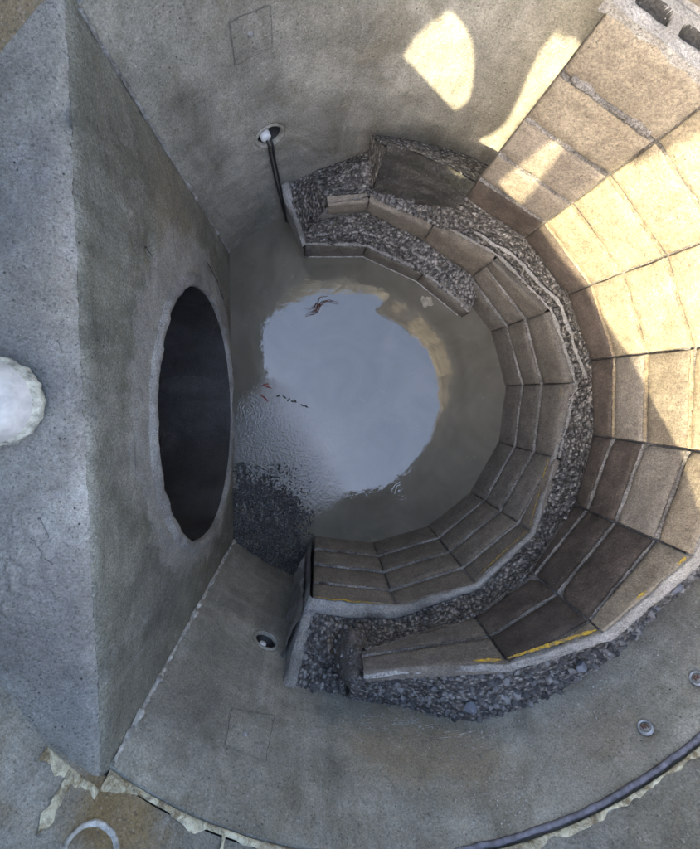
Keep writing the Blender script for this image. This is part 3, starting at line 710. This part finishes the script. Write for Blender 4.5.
# ------------------------------------------------------------------ upper tier
bed(upper, -98.5, 70.6, UJ, lambda t: zo(t)-.01, lambda t: ztp(t)-.006, M_JOINT, off=.010)
RW = [.628, .757, .885, 1.030, 1.165, 1.304]
def urow(a0, a1, k, mt, rr=RL):
    zb, zt = RW[k]+.004, RW[k+1]-.010
    if a0 > 10: zt += .004
    def lo(a): return max(zb, zo(a)+.004)
    def hi(a): return min(zt, ztp(a)-.004)
    b0, b1, t0, t1 = lo(a0), lo(a1), hi(a0), hi(a1)
    if t0-b0 < .012 and t1-b1 < .012: return
    cut = 0.
    if t0-b0 < .008:
        while cut < .9:
            am = a0+(a1-a0)*cut; b0, t0 = lo(am), hi(am)
            if t0-b0 >= .010: break
            cut += .04
    t0 = max(t0, b0+.006); t1 = max(t1, b1+.006)
    tile(upper, a0, a1, b0, b1, t0, t1, mt, r=rr, cut=cut)
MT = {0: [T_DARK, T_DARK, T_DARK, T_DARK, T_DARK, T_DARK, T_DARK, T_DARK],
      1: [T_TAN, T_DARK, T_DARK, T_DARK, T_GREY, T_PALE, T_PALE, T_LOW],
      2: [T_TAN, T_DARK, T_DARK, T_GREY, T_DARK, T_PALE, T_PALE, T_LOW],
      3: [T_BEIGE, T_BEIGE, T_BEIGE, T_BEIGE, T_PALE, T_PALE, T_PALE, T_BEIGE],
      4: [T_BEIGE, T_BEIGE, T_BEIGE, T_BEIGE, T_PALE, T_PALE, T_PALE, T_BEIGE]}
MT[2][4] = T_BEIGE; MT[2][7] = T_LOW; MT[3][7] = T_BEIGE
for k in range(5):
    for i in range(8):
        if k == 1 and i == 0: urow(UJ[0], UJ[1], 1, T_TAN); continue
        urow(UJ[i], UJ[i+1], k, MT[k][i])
for k, zc in enumerate(RW[1:5]):
    for i in range(8):
        a0, a1 = UJ[i], UJ[i+1]
        if zc > ztp(a0)-.02: continue
        if zc < max(zo(a0), zo(a1))+.02: continue
        strip(upper, 'mortar_joint', a0+.3, a1-.3, UJ, cz(zc-.003), .010 if a0 < 10 else .006, M_JOINT if a1 < 12 or a0 > 50 else M_SUNJ, .001, 20+k*9+i, .004)
# crushed recess under the top row at the upper left end
strip(upper, 'broken_ledge', 53, 69, UJ, cz(1.172), .024, M_JOINT, .006, 44, .006)
strip(upper, 'broken_ledge', 60, 70.5, UJ, cz(1.030), .020, M_JOINT, .005, 46, .006)
# top of the cut: pale strip then rubble down to the shaft wall
def f(u, v):
    th = -99+171*u; r0 = poly_r(th, UJ); zt = ztp(th); w_ = lerp_tab([(-99, .012), (-75, .020), (-50, .026), (-20, .03), (70, .022)], th)
    pr = [(r0+.004, zt-.02), (r0+.002, zt+.002), (r0+w_, zt+.004), (r0+w_+.012, zt-.02)]
    a, b_ = interp_path(pr, v); p = cy(th, a, b_); return cy(th, a+.003*fr(p, 16), b_+.005*fr(p, 13))
vs, fs = grid(420, 12, f); mk('mortar_edge', vs, fs, M_MORT, upper)
def topfill(u, v):
    th = -99+143*u; r0 = poly_r(th, UJ)+.026; zt = ztp(th)-.012; zs_ = zsf(th)
    r = r0+(RS+.004-r0)*v; z = zt+(zs_-zt)*min(1, v)**.8
    return cy(th, r, z)
rub(topfill, 620, 70, 'rubble_bed', upper, amp=.022, sc=42)
chips('rubble_chips', topfill, 1700, .004, .018, M_RUBSTONE, upper, 12)
# low crumbling mound where the tiles stop
def nose(u, v):
    a = 2*pi*u; e = pi/2*v; c = cy(-99.5, RL+.075, .74)
    tx = cy(-100.5, RL+.075, .74)-c; tx.normalize(); rx = (c-V((CX, CY, .74))); rx.z = 0; rx.normalize()
    return c+tx*(.058*cos(e)*cos(a))+rx*(.075*cos(e)*sin(a))+V((0, 0, .15*sin(e)-.03*cos(a)*cos(e)))
rub(nose, 90, 40, 'rubble_bed', upper, M_NOSE, amp=.022, sc=40)
chips('rubble_chips', nose, 160, .003, .010, M_RUBSTONE, upper, 77)
# end face of the upper tier at the upper left
def f(u, v):
    r = RL+.002+(RS-RL)*u; z = .60+.71*v; p = cy(70.8, r, z); return cy(70.85-(r-RL)/.222*4.9+.2*fr(p, 12)*u, r, z)
vs, fs = grid(24, 60, f); mk('end_face', vs, fs, M_MORT, upper)
# concrete top with cored holes
HOL = [(62.9, 68.3), (55.6, 61.2), (48, 54)]; HQ = {}
def f(u, v):
    r_ = RL+(RS+.01-RL)*v; th = 44+(26.85-(r_-RL)/.222*4.9)*u; r0 = poly_r(th, UJ)-.002; r = r0+(RS+.01-r0)*v**1.5; z = 1.314
    for a, b_ in HOL:
        cx_ = (a+b_)/2; hw = (b_-a)/2*RL*pi/180; x = (th-cx_)*pi/180*RL; y = r-r0-.036
        q = (abs(x)/hw)**4+(abs(y)/.018)**4+.10*nz((th, r*60, 0), .5)
        if q < 1.: z -= .016*min(1, (1.-q)*4)-.003*fr((th*.3, r*40, 0), 2)
    if .072 < r-r0 < .080: z -= .02
    p = cy(th, r, z); return cy(th, r, z+.002*fr(p, 16))
vs, fs = grid(300, 130, f); o = mk('cap', vs, fs, M_BAND, upper)
o.data.materials.append(M_JOINTD); o.data.materials.append(M_EARTH)
for pg in o.data.polygons:
    c = pg.center; rr = hypot(c.x-CX, c.y-CY)-poly_r(math.degrees(atan2(c.y-CY, c.x-CX)), UJ)
    pg.material_index = 1 if (c.z < 1.3105 and .012 < rr < .066) else (2 if rr > .081 else 0)
o['label'] = 'pale cast top with two dark rough-filled oval holes'
# ------------------------------------------------------------------ block and heaps at the upper left
left = thing('rubble_shoulder', 'broken dark rubble shoulder between the upper tile wall and the shaft wall at the top', 'rubble')
def blk_face(u, v):
    th = 93+(70.8-93)*u; zb = lerp_tab([(70.8, .56), (81, .46), (93, .38)], th); zt = lerp_tab([(70.8, .735), (82, .735), (93, .76)], th)
    r = lerp_tab([(70.8, .752), (93, .80)], th); return cy(th, r, zb+(zt-zb)*v)
def blk_top(u, v):
    th = 93.5+(70.8-4.9*v-93.5)*u; zt = lerp_tab([(70.8, .735), (82, .735), (93, .76)], th)
    r0 = lerp_tab([(70.8, .757), (93, .80)], th); zs_ = lerp_tab([(70.8, .50), (80, .49), (93, .50)], th)
    r = r0+(RS+.004-r0)*v; return cy(th, r, zt+(zs_-zt)*v**.9)
rub(blk_face, 120, 50, 'rubble_bed', left, M_JOINTD, amp=.008, sc=50)
rub(blk_top, 130, 60, 'rubble_bed', left, amp=.014, sc=60)
chips('rubble_chips', blk_top, 350, .003, .008, M_RUBSTONE, left, 21)
def blk_end(u, v):
    r = .79+.19*u; zt = lerp_tab([(.79, .75), (.98, .50)], r); z = .25+(zt-.25)*v; p = cy(93.5, r, z); return cy(93.3+.6*fr(p, 10), r, z)
rub(blk_end, 40, 50, 'rubble_bed', left, amp=.01)
# sloping fill from the tile course back to the shaft wall
def slope(u, v):
    th = 113+(70-113)*u; r0 = poly_r(th, TJ)+.012
    a = zi(th)+.0 if th < 107 else lerp_tab([(107, .47), (113, .24)], th)
    b_ = lerp_tab([(71, .60), (81, .56), (90, .46), (97, .36), (109, .285), (113, .27)], th)
    r = r0+(RS+.004-r0)*v; r_lim = r if th > 92 else r0+(.82-r0)*v
    bump_ = .05*math.exp(-((th-96)/3.5)**2-((v-.62)/.22)**2)+.03*math.exp(-((th-107)/3)**2-((v-.5)/.25)**2)
    return cy(th, r_lim, a+(b_-a)*v**.8+bump_)
rub(slope, 240, 70, 'rubble_bed', left, amp=.020, sc=48)
chips('rubble_chips', slope, 750, .003, .012, M_RUBSTONE, left, 31)

# ------------------------------------------------------------------ broken inner kerb (spur) reaching into the water
spur = thing('kerb_stub', 'remnant of inner kerb with three dark tiles at the waterline, topped with broken grey rubble', 'kerb')
SP = [(-.051, .659, .168), (.234, .670, .130), (.51, .558, .116), (.744, .386, .110)]
def face_tile(A, B, zb, za, zb2, mt, parent, back=.03, gap=.003):
    A = V((A[0], A[1], 0)); B = V((B[0], B[1], 0)); D = (B-A).normalized(); nn = V((-D.y, D.x, 0)); A = A+D*gap; B = B-D*gap
    def f(u, v):
        p = A.lerp(B, u); zt = za+(zb2-za)*u; z = zb+(zt-zb)*v
        d = .003 if (u in (0, 1) or v in (0, 1)) else 0.
        q = V((p.x, p.y, z))+nn*(d+.002*fr((p.x, p.y, z), 12)); q.z += (.003*fr(q, 24) if v == 1 else 0); return q
    vs, fs = grid(8, 5, f); fs = list(fs); m = 6; b0 = len(vs)
    for p, z in ((A, zb), (B, zb), (B, zb2), (A, za)): vs.append(V((p.x, p.y, z))+nn*back)
    fs += [tuple([i*m+5 for i in range(9)]+[b0+2, b0+3]), tuple([j for j in range(6)]+[b0+3, b0]), tuple([8*m+j for j in range(6)][::-1]+[b0+1, b0+2])]
    mk('tile', vs, fs, mt, parent)
for a, b_ in zip(SP, SP[1:]): face_tile(a, b_, -.1, a[2], b_[2], T_GREY, spur)
def spurtop(u, v):
    k = u*3; i = min(2, int(k)); t_ = k-i; A = V(SP[i]); B = V(SP[i+1]); p = A.lerp(B, t_)
    th = atan2(p.y-CY, p.x-CX)*57.2958; 
    tb = 112+(45-112)*u
    r1 = poly_r(tb, TJ)+.006; z1 = lerp_tab([(45, .10), (51.5, .165), (73, .225), (94.5, .395), (113, .40)], tb) 
    q = cy(tb, r1, z1); nd = V((q.x-p.x, q.y-p.y, 0))
    # small lip over the face then up the slope
    w_ = v**1.0; z = (p.z-.004)+(z1-p.z+.004)*(w_**1.25)
    return V((p.x+nd.x*(w_*.99+.01), p.y+nd.y*(w_*.99+.01), z))
rub(spurtop, 240, 50, 'rubble_bed', spur, amp=.020, sc=48)
chips('rubble_chips', spurtop, 500, .003, .011, M_RUBSTONE, spur, 41)
def bead(name, pf, mt, parent, n=120, wd=.012, seed=0, amp=.5):
    pts = [pf(i/n) for i in range(n+1)]
    rad = [wd*(.55+amp*abs(fr(p+V((seed, 0, 0)), 12))) for p in pts]
    return tube(name, pts, rad, mt, parent, 7, .6)
def pf(u):
    p = spurtop(min(1, u), .10); return p+V((0, 0, -.004))
bead('mortar_bead', pf, M_MORT, spur, wd=.012)
def pf(u):
    p = spurtop(u*.75, .52); return p+V((0, 0, .0))
bead('mortar_bead', pf, M_MORT, spur, wd=.010, seed=5)
def spur_end(u, v):
    A = V(SP[3]); q = cy(45, RL+.006, .1); return V((A.x+(q.x-A.x)*u, A.y+(q.y-A.y)*u, -.1+.205*v))
rub(spur_end, 16, 16, 'rubble_bed', spur, amp=.012)
waterl = thing('waterline_scum', 'thin pale line of scum along the foot of the kerb stub tiles', 'scum')
pts = []
for a, b_ in zip(SP, SP[1:]):
    for i in range(14): p = V(a).lerp(V(b_), i/14); p.z = .002; D = (V((b_[0], b_[1], 0))-V((a[0], a[1], 0))).normalized(); pts.append(p+V((D.y, -D.x, 0))*.004)
tube('scum_line', pts, .0028, M_WHITE, waterl, 5, .6)

# ------------------------------------------------------------------ bigger loose stones
stones = [(-77, .90, .945, .028, 1, 'biggest flat blue-grey stone in the rubble, just below the small yellow daub'),
          (-55.5, .88, 1.0, .030, 1, 'big blue-grey stone in the rubble under the long yellow paint line'),
          (-49, .93, .965, .014, 1, 'small blue-grey stone near the wall edge right of the long yellow paint line'),
          (-38, .93, .975, .020, 1, 'squarish blue-grey stone in the narrow rubble strip left of the steel insert'),
          (-33, .90, 1.02, .024, 1, 'blue-grey stone nearest the right edge of the photo in the rubble strip'),
          (-44, .95, .96, .012, 1, 'tiny pale blue-grey stone in the narrow rubble strip above the steel insert'),
          (-85, .88, .86, .020, 0, 'dark grey stone in the rubble below the beige tiles'),
          (-92, .88, .83, .018, 0, 'dark stone in the rubble below the rounded crumbling tile end'),
          (-70, .92, .94, .018, 0, 'dark stone in the rubble straight below the joint of beige and brown tiles'),
          (-62, .86, 1.0, .018, 0, 'dark stone close under the pale mortar edge at the long yellow line'),
          (-104, .93, .745, .014, 0, 'dark stone in the rubble beside the pale cut end wall'),
          (-101, .84, .70, .017, 0, 'dark stone in the pocket between the pale band and the beige tiles')]
for i, (th, r, z, s_, bl, lab) in enumerate(stones):
    sv, sf = stone_mesh(20+i, 2); p = cy(th, r, z+.006)
    Rm = Matrix.Rotation(i*1.7, 3, V((.3, .5, 1)).normalized())
    o = mk('stone', [Rm@(q*s_*.8) for q in sv], sf, M_BLUE if bl else M_RUBSTONE, None, False); o.location = p
    tag(o, lab, 'stone', 'loose stones in the rubble')

# ------------------------------------------------------------------ yellow paint marks
def paint(parent, a0, a1, joints, zf, hf, r_off=-.0035, seed=0):
    def f(u, v):
        th = a0+(a1-a0)*u; h = hf(u)*(.45+.9*abs(fr((th*.15, seed, 0), 2))); z = zf(th)+h*(v-.5); return cy(th, poly_r(th, joints)+r_off+.0006*nz((th, z*40, seed), 1), z)
    vs, fs = grid(max(8, int(abs(a1-a0)*4)), 2, f); return mk('paint_mark', vs, fs, M_YEL, parent)
tp = lambda u: sin(pi*min(1, max(0, u)))**.4
paint(lower, -24, -17.2, TJ, lambda t: zi(t)-.010, lambda u: .012*tp(u), -.008)
paint(lower, -39, -27, TJ, lambda t: zi(t)-.008, lambda u: .009*tp(u), -.008, 2)
paint(lower, -60, -40.2, TJ, lambda t: zi(t)-.010, lambda u: .009*tp(u), -.008, 3)
paint(lower, -110, -90, TJ, lambda t: .606+.004*sin(t), lambda u: .016*tp(u), -.004, 4)
paint(lower, 2.5, 6, TJ, lambda t: zi(t)-.035, lambda u: .006*tp(u), -.004, 5)
paint(upper, -68, -49.6, UJ, lambda t: ztp(t)-.014, lambda u: .020*tp(u), -.004, 6)
paint(upper, -75, -69, UJ, lambda t: ztp(t)-.012, lambda u: .018*tp(u), -.004, 7)
paint(upper, -40, -37.5, UJ, lambda t: ztp(t)-.010, lambda u: .012*tp(u), -.004, 8)
paint(upper, -30, -28, UJ, lambda t: ztp(t)-.010, lambda u: .012*tp(u), -.004, 9)

# ------------------------------------------------------------------ things floating on the water
tw = thing('floating_twigs', 'small tangle of brown twigs floating on the reflected sky', 'twigs')
M_TWIG = plain('twig', (.10, .045, .03), .8, 60, .4)
rq = random.Random(11)
for k in range(24):
    a = rq.uniform(-2.6, .9) if k < 11 else rq.uniform(.3, 1.2); L = rq.uniform(.035, .10); c = V((.013+rq.uniform(-.012, .012), .426+rq.uniform(-.015, .015), .003))
    if k < 15: a = -2.2+rq.uniform(-.25, .25)
    pts = [c+V((cos(a+.3*sin(i))*L*i/5, sin(a+.3*sin(i))*L*i/5, .004*sin(i+k))) for i in range(6)]
    tube('twig', pts, [.0017*(1-i/7) for i in range(6)], M_TWIG, tw, 5)
fm = mat('foam_scum'); fb = NB(fm); fb.l(fb.mix(fb.ramp(fb.noise(60, 6, .7), [(.4, 0.), (.6, 1.)]), (.14, .125, .09), (.25, .22, .16)), fb.b.inputs['Base Color']); fb.b.inputs['Roughness'].default_value = .5
def blob(name, cx_, cy_, rx, ry, lab, seed, mt):
    N = 40; vs = [V((cx_, cy_, .0035))]
    for k in range(N):
        a = 2*pi*k/N; rr = 1+.5*fr((cos(a)+seed, sin(a), 0), 1.5)
        vs.append(V((cx_+rx*cos(a)*rr, cy_+ry*sin(a)*rr, .002)))
    o = mk(name, vs, [(0, 1+k, 1+(k+1) % N) for k in range(N)], mt); tag(o, lab, 'scum'); return o
blob('scum_patch', .562, .458, .030, .026, 'small round patch of beige scum floating near the kerb stub', 1, fm)
tl_ = thing('red_debris', 'tiny reddish scraps floating at the left edge of the reflected sky', 'debris')
M_RED = plain('red_scrap', (.22, .04, .03), .7)
for k, (x, y, a) in enumerate(((-.262, .028, .2), (-.245, .022, -.3), (-.272, -.02, -.7), (-.255, -.03, -.9))):
    tube('scrap', [V((x+cos(a)*.011*i, y+sin(a)*.011*i, .004)) for i in range(4)], [.002, .004, .003, .001], M_RED, tl_, 5)
tw2 = thing('floating_leaves', 'few dark green leaf bits floating where the ripples begin', 'leaves')
M_LEAF = plain('leaf_bit', (.03, .035, .02), .7)
for k in range(7):
    x = -.19+.022*k+rq.uniform(-.006, .006); y = -.03-.006*k+.012*sin(k*2); a = rq.uniform(-1, 1)
    tube('leaf', [V((x+cos(a)*.007*i, y+sin(a)*.007*i, .003)) for i in range(4)], [.001, .004, .004, .001], M_LEAF, tw2, 5)

# small litter and crumbs on the block top
M_CR = plain('crumb', (.16, .15, .14), .9, 60, .6)
def topf(u, v):
    p = V((-.42-.13*u, -.70+1.25*v, BZ)); return bdisp(p)
chips('mortar_crumbs', topf, 420, .0008, .0034, M_CR, bench, 55)
M_CRW = plain('pale_crumb', (.30, .29, .26), .9, 60, .6)
def wf(u, v):
    th = -104+62*u; z = max(zsf(th), .80)+.01+(.03+.12*v**2); return wallpos(th, z, RS-.001)
chips('wall_crumbs', wf, 520, .0008, .0038, M_CRW, ring, 66, off=.4)
chips('wall_crumbs', lambda u, v: wallpos(-86+14*u, 1.08+.12*v), 160, .0008, .004, M_CRW, ring, 67)
# ------------------------------------------------------------------ people (outside the frame but for one boot): their shadows fall on the wall
def person(label, J, jacket, trou, cut_z, collar_z, facing, group=None, boots=True, ground=0):
    """J: dict of joints -> (x, y, z, radius); one skinned body"""
    t = thing('person', label, 'person', group)
    order = ['pelvis', 'belly', 'chest', 'neck', 'head', 'crown', 'nose', 'hipL', 'kneeL', 'ankL', 'toeL', 'hipR', 'kneeR', 'ankR', 'toeR', 'shL', 'elL', 'wrL', 'haL', 'shR', 'elR', 'wrR', 'haR']
    E = [('pelvis', 'belly'), ('belly', 'chest'), ('chest', 'neck'), ('neck', 'head'), ('head', 'crown'), ('head', 'nose')]
    for s_ in 'LR': E += [('pelvis', 'hip'+s_), ('hip'+s_, 'knee'+s_), ('knee'+s_, 'ank'+s_), ('ank'+s_, 'toe'+s_), ('chest', 'sh'+s_), ('sh'+s_, 'el'+s_), ('el'+s_, 'wr'+s_), ('wr'+s_, 'ha'+s_)]
    ix = {k: i for i, k in enumerate(order)}; vs = [J[k][:3] for k in order]; ed = [(ix[a], ix[b_]) for a, b_ in E]; rad = [J[k][3] for k in order]
    for s_ in 'LR':            # fingers
        h_ = V(J['ha'+s_][:3]); w_ = V(J['wr'+s_][:3]); d = (h_-w_).normalized(); sd_ = d.cross(V((0, 0, 1))).normalized()
        for k, L in enumerate((.055, .065, .06, .048)):
            b0 = len(vs); p0 = h_+sd_*(.024-.016*k)*.9; p1 = p0+d*L*.6; p2 = p1+(d*.7+V((0, 0, -.6))).normalized()*L*.5
            vs += [tuple(p0), tuple(p1), tuple(p2)]; rad += [.009, .0085, .007]; ed += [(ix['ha'+s_], b0), (b0, b0+1), (b0+1, b0+2)]
        b0 = len(vs); p0 = w_.lerp(h_, .5)+sd_*.032; p1 = p0+d*.035+sd_*.012; vs += [tuple(p0), tuple(p1)]; rad += [.011, .009]; ed += [(ix['wr'+s_], b0), (b0, b0+1)]
    me = bpy.data.meshes.new('body'); me.from_pydata(vs, ed, []); o = bpy.data.objects.new('body', me); COL.objects.link(o)
    m_ = o.modifiers.new('Skin', 'SKIN'); m_.use_smooth_shade = True
    if not me.skin_vertices:
        bpy.data.objects.remove(o); return t
    for i, r_ in enumerate(rad): me.skin_vertices[0].data[i].radius = (r_, r_)
    me.skin_vertices[0].data[0].use_root = True
    s2 = o.modifiers.new('Sub', 'SUBSURF'); s2.levels = 2; s2.render_levels = 2
    dg = bpy.context.evaluated_depsgraph_get(); m2 = bpy.data.meshes.new_from_object(o.evaluated_get(dg)); o.modifiers.clear(); o.data = m2
    m2.materials.clear()
    for mm in (trou, jacket, M_SKIN, M_BOOT): m2.materials.append(mm)
    wl, wr = V(J['wrL'][:3]), V(J['wrR'][:3]); hz = J['neck'][2]
    for pg in m2.polygons:
        c = pg.center
        if (c-wl).length < .17 and (c-V(J['elL'][:3])).length > (wl-V(J['elL'][:3])).length-.02: k = 2
        elif (c-wr).length < .17 and (c-V(J['elR'][:3])).length > (wr-V(J['elR'][:3])).length-.02: k = 2
        elif c.z > hz+.01 and (c-V(J['head'][:3])).length < .22: k = 2
        elif c.z < cut_z: k = 0
        else: k = 1
        if c.z < ground+.09: k = 3
        pg.material_index = k; pg.use_smooth = True
    o.parent = t
    hd = V(J['head'][:3]); bm = bmesh.new(); bmesh.ops.create_uvsphere(bm, u_segments=20, v_segments=12, radius=.098)
    fv = V(facing).normalized()
    for v in list(bm.verts):
        if v.co.dot(fv) > .045 and v.co.z < .05: bm.verts.remove(v)
    mh = bpy.data.meshes.new('hair'); bm.to_mesh(mh); bm.free(); mh.materials.append(M_HAIR); ho = bpy.data.objects.new('hair', mh); COL.objects.link(ho); ho.parent = t
    ho.location = hd+V((0, 0, .045))-fv*.012; ho.scale = (1, 1, 1.12)
    sdv = fv.cross(V((0, 0, 1)))
    for s_ in (-1, 1):
        ev, ef = grid(10, 6, lambda u, v: V((.008*sin(pi*v)*cos(2*pi*u), .008*sin(pi*v)*sin(2*pi*u), .008*cos(pi*v)))); eo = mk('eye', ev, ef, M_HAIR, t); eo.location = hd+fv*.082+sdv*.03*s_+V((0, 0, .03))
    return t
D2 = V((-.7314, -.6820, 0)); N2 = V((.6820, -.7314, 0)); C0 = V((CX, CY, 0))
def at(d, s_, z): p = C0+D2*d+N2*s_; return (p.x, p.y, z)
def std_person(label, d, sL, sR, gz, hipz, lean=0, group=None, sc=.82, arms=0):
    mid = (sL+sR)/2; face = -D2
    J = {'pelvis': (*at(d, mid, hipz), .17*sc), 'belly': (*at(d-.02-lean*.15, mid, hipz+.17*sc), .20*sc), 'chest': (*at(d-.03-lean*.35, mid, hipz+.42*sc), .22*sc),
         'neck': (*at(d-.05-lean*.5, mid, hipz+.62*sc), .055*sc), 'head': (*at(d-.08-lean*.6, mid, hipz+.74*sc), .082*sc), 'crown': (*at(d-.07-lean*.6, mid, hipz+.85*sc), .075*sc),
         'nose': (*at(d-.17*sc-.08-lean*.6, mid, hipz+.72*sc), .02*sc)}
    for s_, q, sg in (('L', sL, -1), ('R', sR, 1)):
        J['hip'+s_] = (*at(d, mid+(q-mid)*.75, hipz-.06), .088*sc); J['knee'+s_] = (*at(d-.05, q, gz+(hipz-gz)*.52), .066*sc)
        J['ank'+s_] = (*at(d+.01, q, gz+.075), .052*sc); J['toe'+s_] = (*at(d-.14, q+sg*.02, gz+.035), .036*sc)
        J['sh'+s_] = (*at(d-.02-lean*.4, mid+sg*(.19 if sg < 0 else .15)*sc, hipz+.52*sc), .062*sc)
        if arms: 
            J['el'+s_] = (*at(d-.05-lean*.4, mid+sg*.25*sc, hipz+.24*sc), .044*sc); J['wr'+s_] = (*at(d-.26, mid+sg*.08*sc, hipz+.30*sc), .03*sc); J['ha'+s_] = (*at(d-.33, mid+sg*.05*sc, hipz+.33*sc), .026*sc)
        else:
            ao = .235 if sg < 0 else .155; J['el'+s_] = (*at(d+.02-lean*.2, mid+sg*ao*sc, hipz+.24*sc), .085*sc); J['wr'+s_] = (*at(d-.04, mid+sg*ao*sc, hipz+.05*sc), .065*sc); J['ha'+s_] = (*at(d-.06, mid+sg*ao*sc, hipz-.03*sc), .05*sc)
    return person(label, J, M_JACK, M_TROU, hipz+.03, 0, face, group, ground=gz)
std_person('person in dark clothes on the rim, outside the photo, whose shadow falls on the tiles', 1.5, -.345, -.16, 1.775, 2.51)
# the photographer: feet on the bench, knees bent, hands out in front
sc = .82
J = {'pelvis': (-.617, .03, 1.90, .20*sc), 'belly': (-.63, .03, 2.04, .24*sc), 'chest': (-.58, .03, 2.25, .25*sc), 'neck': (-.53, .03, 2.42, .055*sc), 'head': (-.50, .03, 2.51, .082*sc), 'crown': (-.50, .03, 2.60, .075*sc), 'nose': (-.39, .025, 2.47, .02*sc),
     'hipL': (-.64, .11, 1.84, .09*sc), 'kneeL': (-.64, .175, 1.60, .072*sc), 'ankL': (-.67, .18, 1.33, .055*sc), 'toeL': (-.64, .18, 1.29, .036*sc),
     'hipR': (-.55, -.075, 1.84, .10*sc), 'kneeR': (-.552, -.15, 1.62, .082*sc), 'ankR': (-.70, -.05, 1.34, .055*sc), 'toeR': (-.66, -.03, 1.30, .036*sc),
     'shL': (-.62, .19, 2.30, .09*sc), 'elL': (-.60, .21, 2.08, .08*sc), 'wrL': (-.48, .10, 2.16, .03*sc), 'haL': (-.44, .07, 2.19, .026*sc),
     'shR': (-.52, -.17, 2.30, .10*sc), 'elR': (-.495, -.205, 1.99, .10*sc), 'wrR': (-.46, -.05, 2.15, .03*sc), 'haR': (-.43, -.01, 2.18, .026*sc)}
pt = person('person on the pale block top, only a white ridged boot toe showing at left', J, M_JACK, M_TROU, 1.92, 0, (1, -.1, -.2), ground=1.25)
def boot(cx_, cy_, name='boot'):
    N = 64; secs = [(0, .000, 1.02), (.006, .0, 1.06), (.02, .0, 1.05), (.028, .0, .99), (.05, .0, .93), (.066, .012, .80), (.078, .03, .52), (.082, .05, .15)]
    bt = None; vs = []; 
    def outline(a):   # long boot shape, toe pointing +x
        x, y = cos(a), sin(a); lx = .075 if x > 0 else .20
        return x*lx, y*.074*(1-.12*max(0, -x))
    for zi_, dx, s_ in secs:
        for k in range(N):
            a = 2*pi*k/N; ox, oy = outline(a); tr = (.0042*nz((k*.55, 3, 0), 1.)+.0022*(1 if k % 4 == 0 else 0)) if zi_ < .021 else 0
            rr = hypot(ox, oy); f_ = s_+tr/rr*1.0
            zz = 1.256+zi_+(.0 if ox > 0 else .02*min(1, -ox/.1))*(zi_ > .05)
            vs.append(V((cx_+ox*f_-dx*.4, cy_+oy*f_, zz+.002*fr((ox, oy, zi_), 20))))
    m = len(secs); fs = [(i*N+k, i*N+(k+1) % N, (i+1)*N+(k+1) % N, (i+1)*N+k) for i in range(m-1) for k in range(N)]; fs.append(tuple((m-1)*N+k for k in range(N)))
    o = mk(name, vs, fs, M_BOOT, pt); o.data.materials.append(M_TREAD)
    for pg in o.data.polygons:
        if pg.center.z < 1.283: pg.material_index = 1
    return o
boot(-.555, -.022); boot(-.69, .18)
